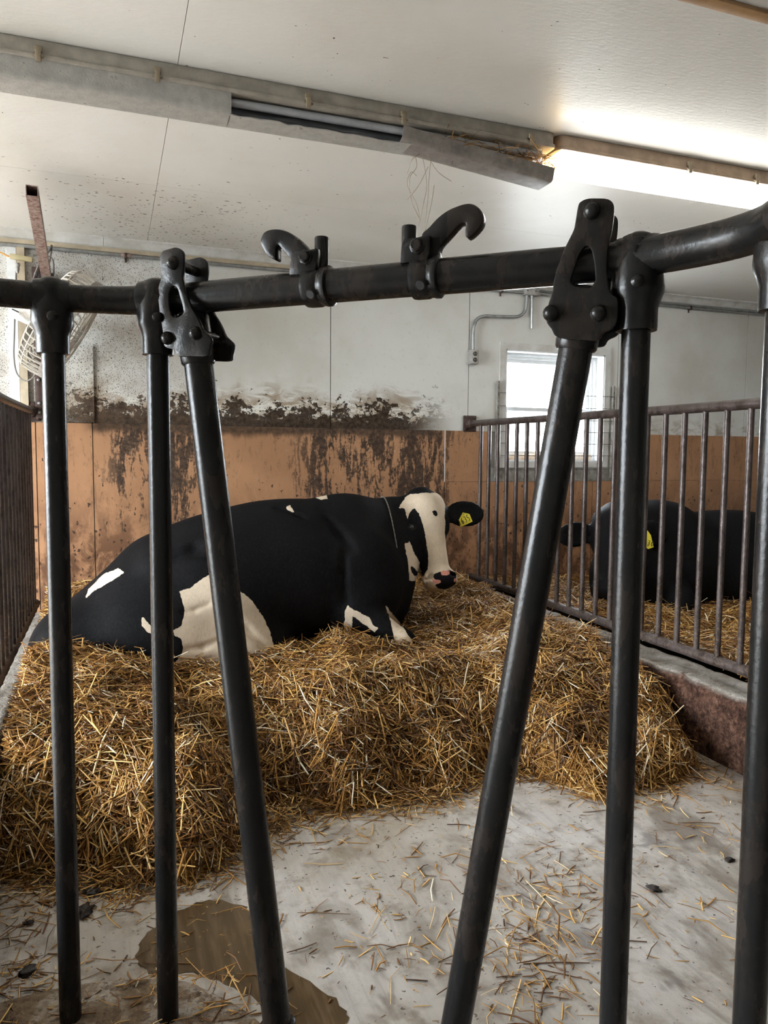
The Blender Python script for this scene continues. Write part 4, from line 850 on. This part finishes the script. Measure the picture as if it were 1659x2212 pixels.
B.groove([(505, 1335), (535, 1360), (565, 1390), (605, 1418)], .012, .025)
for k in range(6): B.groove([(388+k*14, 1462+k*4), (420+k*14, 1436+k*4), (455+k*13, 1422+k*7), (500+k*9, 1418+k*10)], .0045, .014)
B.groove([(400, 1405), (440, 1398), (480, 1380)], .006, .02); B.groove([(395, 1322), (420, 1318), (450, 1305)], .005, .018)
B.groove([(705, 1120), (730, 1145), (760, 1185)], .010, .04); B.groove([(745, 1190), (742, 1240), (748, 1300)], .010, .035); B.groove([(372, 1200), (420, 1185), (470, 1190)], .012, .06); B.groove([(600, 1095), (640, 1110), (655, 1115)], .008, .03)
V, F = B.mesh(); PX = proj(V)
nearside = V[:, 1] < 3.95
def sd(poly, s=30.0): return poly_sd(PX, poly)/s
C1 = lambda q: crop(q, 780, 1020, .1808); C2 = lambda q: crop(q, 350, 1200, .211); C3 = lambda q: crop(q, 0, 900, .3616); C4 = lambda q: crop(q, 560, 980, .3617)
white = [C1([(455, 425), (490, 360), (530, 300), (590, 262), (700, 252), (800, 246), (900, 246), (965, 270), (1000, 340), (1003, 440), (997, 520), (1006, 600), (1000, 700), (1010, 820), (1022, 920), (1048, 1010), (1075, 1100), (1105, 1160), (1190, 1180), (1230, 1450), (900, 1480), (735, 1410), (745, 1280), (760, 1215), (800, 1160), (803, 1070), (795, 960), (785, 850), (765, 740), (740, 640), (720, 560), (690, 500), (662, 458), (640, 430), (600, 450), (570, 510), (555, 580), (538, 500), (525, 430)]),
         C1([(525, 855), (560, 842), (580, 820), (612, 900), (642, 990), (700, 1078), (697, 1120), (722, 1200), (757, 1270), (748, 1330), (640, 1300), (575, 1300), (570, 1180), (562, 1080), (540, 960)]),
         C2([(600, 190), (460, 205), (410, 240), (290, 330), (175, 365), (205, 450), (235, 560), (215, 660), (200, 720), (115, 765), (125, 815), (190, 850), (215, 930), (210, 1000), (150, 1080), (120, 1120), (180, 1150), (170, 1220), (150, 1300), (150, 1800), (1400, 1800), (1500, 1450), (1060, 1110), (1210, 1060), (1150, 940), (1110, 790), (1040, 630), (990, 560), (890, 430), (810, 370), (760, 345)]),
         C3([(705, 905), (745, 930), (650, 992), (560, 1042), (505, 1092), (530, 1030), (620, 940)]), C3([(850, 1185), (872, 1222), (902, 1248), (915, 1300), (880, 1290), (845, 1245)]),
         C4([(160, 315), (185, 310), (212, 357), (170, 338)]), C4([(335, 262), (400, 240), (408, 270), (360, 277)]),
         [(598, 1488), (690, 1488), (690, 1525), (598, 1525)], C4([(755, 905), (790, 950), (840, 1010), (930, 1140), (900, 1190), (830, 1180), (800, 1085), (788, 1020)]), C4([(528, 908), (560, 930), (662, 980), (684, 1030), (714, 1042), (690, 1068), (600, 1000), (556, 965), (552, 1070), (500, 1070), (512, 985), (508, 945)])]
w = np.full(len(V), -9.0)
for q in white: w = np.maximum(w, sd(q))
w = np.minimum(w, -sd(C1([(855, 460), (890, 455), (920, 512), (890, 527), (868, 500)])))
w = np.minimum(w, -sd(C1([(590, 1110), (640, 1150), (700, 1230), (640, 1240), (600, 1180)])))
earm = np.minimum(np.linalg.norm(V-(eb*.4+onp(1041, 1108, 1, eb[1])*.6), axis=1), np.linalg.norm(V-(eb2*.4+onp(812, 1112, 1, eb2[1])*.6), axis=1)); w = np.where(earm < .075, -1, w)
w = np.where(nearside | (V[:, 0] > 1.4), w, -1)
pk = np.maximum(sd(C1([(950, 1195), (980, 1175), (1060, 1180), (1060, 1215), (1020, 1235), (960, 1232)])), sd(C1([(845, 1268), (885, 1285), (945, 1290), (952, 1318), (900, 1330), (865, 1322)]))); pk = np.maximum(pk, sd(C1([(1110, 1270), (1140, 1265), (1130, 1310), (1105, 1320)])))
bk_ = np.maximum(sd(C1([(872, 1215), (940, 1190), (1060, 1172), (1135, 1200), (1140, 1260), (1130, 1335), (1100, 1385), (1000, 1400), (920, 1392), (880, 1345), (935, 1330), (955, 1290), (880, 1285), (860, 1250)])), -9)
muz = ((V-HD.o)@HD.a > .40)
pk = np.where(muz, pk, -1); bk_ = np.where(muz, bk_, -1)
coat = np.stack([np.clip(.5+.5*q, 0, 1) for q in (w, pk, bk_)], 1)
M['coat'] = cow_mat('holstein_coat'); cowm = finish_cow('body', V, F, CW, M['coat'], coat)
bvh = BVHTree.FromPolygons([tuple(p) for p in V], [tuple(q) for q in F])
def hitpx(x, y):
    r = Vector(ray(x, y)).normalized(); h = bvh.ray_cast(Vector(CP), r); return (np.array(h[0]), np.array(h[1])) if h[0] else (None, None)
for x, y, u in ((890, 1139, -1), (973, 1128, 1)):
    h, nn = hitpx(x, y)
    if h is None or u > 0: h = HD(.178, u*.108, -.075); nn = HD.l*u
    c = h-nn*.012; m = MB(); r = .021; m.lathe([(r*math.sin(t), -r*math.cos(t)) for t in np.linspace(.05, PI-.05, 10)], c, nn, 18); ey = m.build('eye', M['eye'], CW)
    e1 = HD.a-nn*(HD.a@nn); e1 /= np.linalg.norm(e1); e2 = np.cross(nn, e1); m = MB(); m.tube([h-nn*.001+e1*(.0150*math.cos(t))+e2*(.022*math.sin(t)) for t in np.linspace(0, 2*PI, 24, endpoint=False)], .0038, 6, closed=True); m.build('eyelid', M['eyerim'], ey)
N = 260; uu = rng.uniform(-.055, .055, N); ss = -.035+.9*uu*uu*9+rng.uniform(0, .03, N); Cq = np.array([HD(a, b, -.07+rng.uniform(-.035, .03)) for a, b in zip(ss, uu)]); Dq = -HD.a[None]*.7+HD.n[None]*.25+HD.l[None]*(uu*9)[:, None]+rng.normal(0, .35, (N, 3))
me_ = straws('poll_hair', Cq, Dq, rng.uniform(.02, .045, N), rng.uniform(.0006, .0012, N), rng.normal(0, .12, N), np.zeros(N), M['eyerim'], CW)
tg = C1([(1215, 480), (1295, 500), (1332, 590), (1190, 657), (1163, 580)]); h, nn = hitpx(1007, 1122)
if h is None: h = eb
fn = CP-h; fn /= np.linalg.norm(fn); ear_tag(CW, tg, h+fn*.030, fn+np.array([.10, 0, .0]), '1635', C1([(1183, 655), (1322, 590)]))
# rope collar round the neck
cc = np.array([1.40, 3.78, .74]); q1 = hitpx(849, 1140)[0]; q2 = hitpx(862, 1210)[0]
nx_ = np.cross(q1-cc, q2-cc); nx_ /= np.linalg.norm(nx_); ea = (q1-cc)/np.linalg.norm(q1-cc); eb_ = np.cross(nx_, ea); ring = []
for k in range(120):
    t = 2*PI*k/120; dd = ea*math.cos(t)+eb_*math.sin(t); hh = bvh.ray_cast(Vector(cc+dd*.6), Vector(-dd)); p = np.array(hh[0]) if hh[0] else cc+dd*.2
    ring.append(min(np.linalg.norm(p-cc), .30))
ring = np.array(ring)
for _ in range(4): ring = (ring+np.roll(ring, 1)+np.roll(ring, -1))/3
col_ = [cc+(ea*math.cos(2*PI*k/120)+eb_*math.sin(2*PI*k/120))*(ring[k]+.004+.002*(k % 2)) for k in range(120)]
m = MB(); m.tube(col_, [.0045 if k % 2 else .0028 for k in range(120)], 6, closed=True); tag(m.build('rope_collar', M['rope']), 'dark braided rope collar round the neck of the black and white cow', 'collar')

# --- the black cow in the next pen
CB = thing('cow', (3.4, 3.75, .2), 'black cow lying in the next pen behind the rusty bars', 'cow')
B = Blob((2.36, 3.1, .02), (5.05, 4.45, 1.10), .012)
B.ell((3.85, 3.85, .46), (.72, .36, .38), .1); B.ell((3.30, 3.82, .52), (.34, .33, .36), .1); B.ell((3.02, 3.76, .44), (.25, .27, .30), .1); B.ell((4.55, 3.85, .40), (.38, .36, .32), .1)
B.cone((3.2, 3.85, .75), (4.5, 3.87, .66), .08, .08, .12); B.ell(onp(1420, 1120, 1, 3.82), (.20, .16, .10), .1); B.cone((3.15, 3.80, .68), (2.88, 3.70, .72), .20, .155, .1)
H2 = Head(onp(1320, 1094, 1, 3.60), onp(1305, 1310, 1, 3.38), math.radians(-16)); head_volume(B, H2, .98); B.cone(H2(.10, 0, -.12), (3.0, 3.76, .70), .12, .18, .09)
B.cone(H2(.22, .02, -.16), (3.0, 3.70, .50), .11, .2, .1)
e3 = H2(.11, -.10, -.10); ear(B, e3, onp(1208, 1160, 1, 3.62), CP-e3, .15, .022); e4 = H2(.10, .10, -.09); ear(B, e4, onp(1441, 1160, 1, 3.48), CP-e4, .15, .022)
B.cone((3.15, 3.50, .34), onp(1470, 1345, 1, 3.40), .10, .05, .06); B.cone(onp(1470, 1345, 1, 3.40), onp(1520, 1352, 1, 3.30), .048, .045, .04)
V, F = B.mesh(); PX = proj(V); w = np.maximum(poly_sd(PX, [(1278, 1288), (1298, 1296), (1300, 1318), (1276, 1322)]), poly_sd(PX, [(1488, 1340), (1522, 1345), (1516, 1375), (1484, 1368)]))/30; w = np.where(V[:, 1] < 3.6, w, -1)
coat = np.stack([np.clip(.5+.5*q, 0, 1) for q in (w, np.full(len(V), -1.), np.full(len(V), -1.))], 1); finish_cow('body', V, F, CB, M['coat'], coat)
bvh = BVHTree.FromPolygons([tuple(p) for p in V], [tuple(q) for q in F])
for u in (-1, 1): eyeball(H2, .178, u*.102, -.072, CB)
h, nn = hitpx(1400, 1165); h = e4 if h is None else h
fn = CP-h; fn /= np.linalg.norm(fn); ear_tag(CB, [(1390, 1152), (1399, 1146), (1406, 1156), (1412, 1182), (1400, 1186), (1386, 1176)], h+fn*.03, fn, '830', [(1388, 1178), (1411, 1184)])
# ------------------------------------------------------------------ straw
ex = np.array([-.345, -.2, .05, .2, .417, .58, .846, 1.087, 1.31, 1.486, 1.57, 1.81, 2.09, 2.218]); ey = np.array([2.30, 2.23, 2.108, 2.116, 2.264, 2.386, 2.33, 2.32, 2.427, 2.388, 2.20, 2.128, 2.247, 2.36])
cp = np.array([(-.3, 3.2, .37), (-.3, 2.7, .34), (-.05, 3.1, .36), (.1, 3.0, .30), (.1, 2.6, .29), (.42, 3.05, .235), (.42, 2.7, .26), (.6, 3.0, .25), (.72, 3.1, .32), (.93, 3.13, .355), (.9, 2.75, .29), (1.28, 3.15, .255), (1.3, 2.75, .28), (1.7, 3.0, .31), (1.6, 2.6, .25), (2.1, 2.7, .25), (2.15, 3.2, .33), (1.9, 3.9, .33), (2.2, 4.2, .35), (1.6, 4.4, .33), (-.2, 4.3, .42), (.8, 4.4, .30), (.8, 3.7, .2), (.2, 3.6, .25), (-.3, 3.6, .34)])
def plateau(x, y):
    d2 = (x[..., None]-cp[:, 0])**2+(y[..., None]-cp[:, 1])**2; w = np.exp(-d2/(2*.19**2))+1e-5/(d2+.01); return (w*cp[:, 2]).sum(-1)/w.sum(-1)
def waves(x, y, s=1.0, seed=0):
    r = np.random.default_rng(seed); o = 0*x
    for k in range(14):
        a = r.uniform(0, 2*PI); f = r.uniform(6, 34)*s; o = o+np.sin((x*math.cos(a)+y*math.sin(a))*f+r.uniform(0, 6.28))/(f/6)
    return o
def H1(x, y):
    e = np.interp(x, ex, ey)+.03*waves(x, x*0, 1.3, 5)+.035*waves(x, y, 1.0, 11); t = np.clip((y-e)/(.50+.10*np.sin(x*5+1)), 0, 1); g = np.sqrt(np.clip(1-(1-t)**2, 0, 1))*.45+.55*t
    return plateau(x, y)*g+.017*waves(x, y, 1, 1)*np.clip(t*3, 0, 1)
def H2_(x, y): return .30+.012*waves(x, y, 1, 2)+.03*np.exp(-((x-2.5)/.3)**2)
def mound(name, x0, x1, y0, y1, H, n, mat, parent, low=-.002):
    xs_ = np.linspace(x0, x1, n); ys_ = np.linspace(y0, y1, n); X, Y = np.meshgrid(xs_, ys_, indexing='ij'); Z = np.maximum(H(X, Y)-.012, low)
    V = np.stack([X, Y, Z], -1).reshape(-1, 3); i = np.arange(n*n).reshape(n, n); F = np.stack([i[:-1, :-1], i[1:, :-1], i[1:, 1:], i[:-1, 1:]], -1).reshape(-1, 4)
    keep = (V[F][:, :, 2] > low+.0005).any(1); F = F[keep]
    off = np.array(parent_loc(parent)) if parent else np.zeros(3); me = bpy.data.meshes.new(name); me.from_pydata([tuple(p) for p in V-off], [], [tuple(q) for q in F]); bm = bmesh.new(); bm.from_mesh(me); bmesh.ops.delete(bm, geom=[v for v in bm.verts if not v.link_faces], context='VERTS'); bm.to_mesh(me); bm.free(); return link(name, me, mat, parent)
n_ = NT('packed_straw'); a = n_.noise(n_.map(n_.pos, (1, 1, 1)), 60, 6, .7, 1.5); M['packed'] = n_.out(n_.ramp(a, [(.3, (.20, .080, .016)), (.5, (.50, .245, .052)), (.75, (.78, .50, .17))]), .7); n_.bump(a, .8, .02)
def bed(name, x0, x1, y0, y1, H, N, label, avoid=None, wmul=1.0, low=.012):
    root = thing(name, ((x0+x1)/2, (y0+y1)/2, 0), label, 'straw', kind='stuff'); mound('packed_base', x0, x1, y0, y1-.015, H, 110, M['packed'], root)['kind'] = 'stuff'
    x = rng.uniform(x0, x1, N); y = rng.uniform(y0, y1, N); z = H(x, y); e = .012; gx = (H(x+e, y)-H(x-e, y))/(2*e); gy = (H(x, y+e)-H(x, y-e))/(2*e)
    ok = z > low; sl = np.sqrt(1+gx**2+gy**2); x, y, z, gx, gy, sl = (q[ok] for q in (x, y, z, gx, gy, sl)); n = len(x)
    th = rng.uniform(0, 2*PI, n); N_ = np.stack([-gx, -gy, np.ones(n)], 1); N_ /= np.linalg.norm(N_, axis=1)[:, None]; T1 = np.stack([np.ones(n), 0*x, gx], 1); T1 /= np.linalg.norm(T1, axis=1)[:, None]; T2 = np.cross(N_, T1)
    D = T1*np.cos(th)[:, None]+T2*np.sin(th)[:, None]+N_*rng.normal(0, .24, n)[:, None]
    L = np.clip(rng.gamma(3.0, .032, n), .025, .25); W = rng.uniform(.0015, .0042, n)*wmul; lift = np.abs(rng.normal(0, .018, n))-.010
    C = np.stack([x, y, z], 1)+N_*lift[:, None]; C[:, 0] = np.clip(C[:, 0], x0+.02, x1-.02)
    tint = np.clip(rng.beta(1.35, 1.55, n)*.95+.10*waves(x, y, .6, 9)*.35, 0, 1); pale = rng.random(n) < .045; tint[pale] = 1.0
    ends = np.abs(D[:, 0])/np.linalg.norm(D, axis=1)*L/2; C[:, 0] = np.clip(C[:, 0], x0+ends*.9, x1-ends*.9); ends = np.abs(D[:, 1])/np.linalg.norm(D, axis=1)*L/2; C[:, 1] = np.minimum(C[:, 1], y1-.035-ends)
    C[:, 2] = np.maximum(C[:, 2], np.abs(D[:, 2])/np.linalg.norm(D, axis=1)*L*.45)
    s = straws('stalks', C, D, L, W, rng.normal(0, .045, n), tint, M['straw'], root); s['kind'] = 'stuff'; return root
bed('straw_bedding', -.340, 2.214, 2.0, 4.645, H1, 92000, 'deep golden straw bedding banked in the pen around the black and white cow')
bed('straw_bedding', 2.435, 4.9, 1.5, 4.64, H2_, 30000, 'golden straw bedding under the black cow behind the rusty bars')
# loose stalks on the concrete, along the foot of the bed and in trodden clumps
def scatter(n, xy, s): return xy+rng.normal(0, 1, (n, 2))*s
pts = []
for xa in np.linspace(-.3, 2.15, 60): pts.append(scatter(95, np.array([xa, np.interp(xa, ex, ey)+.02]), (.05, .065)))
for px, n, s in (((1200, 1900), 60, .09), ((1150, 2010), 90, .08), ((1120, 2080), 60, .09), ((1240, 1990), 60, .10), ((1400, 1930), 22, .10), ((1500, 2000), 16, .14), ((870, 2080), 26, .06), ((900, 1880), 26, .10), ((1050, 1830), 24, .12), ((830, 1990), 16, .12), ((1130, 2140), 40, .07), ((640, 1800), 40, .10), ((1480, 1780), 26, .12), ((760, 2020), 20, .14), ((1180, 2190), 14, .06), ((40, 1990), 46, .09), ((20, 2120), 60, .05), ((250, 2170), 60, .10), ((420, 2195), 60, .08), ((60, 2190), 60, .08), ((100, 1940), 40, .09), ((1560, 1700), 22, .08), ((280, 1915), 90, .055), ((200, 2050), 20, .1)):
    pts.append(scatter(n, onp(*px, 2, 0)[:2], s))
pts.append(np.stack([rng.uniform(-.3, 2.0, 330), rng.uniform(.7, 2.3, 330)], 1)); P = np.concatenate(pts); P = P[(P[:, 0] < 2.19) & (P[:, 0] > -.31)]; n = len(P)
th = rng.uniform(0, 2*PI, n); D = np.stack([np.cos(th), np.sin(th), rng.normal(0, .03, n)], 1); L = np.clip(rng.gamma(2.4, .022, n), .008, .16)
edge = np.interp(P[:, 0], ex, ey)-P[:, 1]; z = .003+np.where(edge < .05, np.abs(rng.normal(0, .016, n)), 0)
on_step = (P[:, 0] < .25) & (P[:, 1] < 1.63); z = np.where(on_step, .053, z)
tag(straws('loose_straw', np.stack([P[:, 0], P[:, 1], z], 1), D, L, rng.uniform(.0009, .0030, n), rng.normal(0, .09, n), np.clip(rng.beta(1.7, 1.9, n), 0, 1), M['straw']), 'loose straw stalks scattered over the bare concrete floor', 'straw', kind='stuff')
n = 2600; Q = np.stack([rng.uniform(-.3, 2.15, n), rng.uniform(.6, 2.35, n), np.full(n, .0012)], 1); Q = Q[(rng.random(n) < .35+.65*(Q[:, 1] > 1.7)) | (Q[:, 0] < .2)]; Q[:, 2] = np.where((Q[:, 0] < .25) & (Q[:, 1] < 1.6), .0512, .0012); n = len(Q); th = rng.uniform(0, 2*PI, n)
tag(straws('chaff', Q, np.stack([np.cos(th), np.sin(th), 0*th], 1), rng.uniform(.003, .014, n), rng.uniform(.0004, .0012, n), np.zeros(n), rng.uniform(0, .9, n), M['straw']), 'fine straw chaff littering the concrete', 'chaff', kind='stuff')
# manure lumps
for i, (px, r) in enumerate((((200, 1931), .014), ((182, 1974), .017), ((62, 1997), .008), ((60, 2150), .013), ((1412, 1922), .011), ((1575, 1860), .010))):
    p = onp(*px, 2, 0); bm = bmesh.new(); bmesh.ops.create_icosphere(bm, subdivisions=3, radius=r)
    for v in bm.verts: v.co *= 1+.55*math.sin(v.co.x*310+i)*math.sin(v.co.y*270+2*i)*math.cos(v.co.z*240)+random.uniform(-.16, .16); v.co.x *= 1.5; v.co.y *= 1.1; v.co.z *= .55
    me = bpy.data.meshes.new('manure_lump'); bm.to_mesh(me); bm.free(); o = link('manure_lump', me, M['manure']); o.location = (p[0], p[1], r*.42+(.05 if i == 3 else 0)); o.rotation_euler.z = i*1.3
    for f in me.polygons: f.use_smooth = True
    tag(o, ['ragged dark manure lump on the concrete at the foot of the straw', 'larger dark manure lump lying between the straw and the puddle', 'tiny dark manure crumb on the concrete beside the left curb', 'dark manure lump lying on the dirty concrete step', 'dark manure scrap between straw stalks on the pale concrete', 'small dark manure crumb beside the caked curb'][i], 'manure', 'manure lumps on the floor')
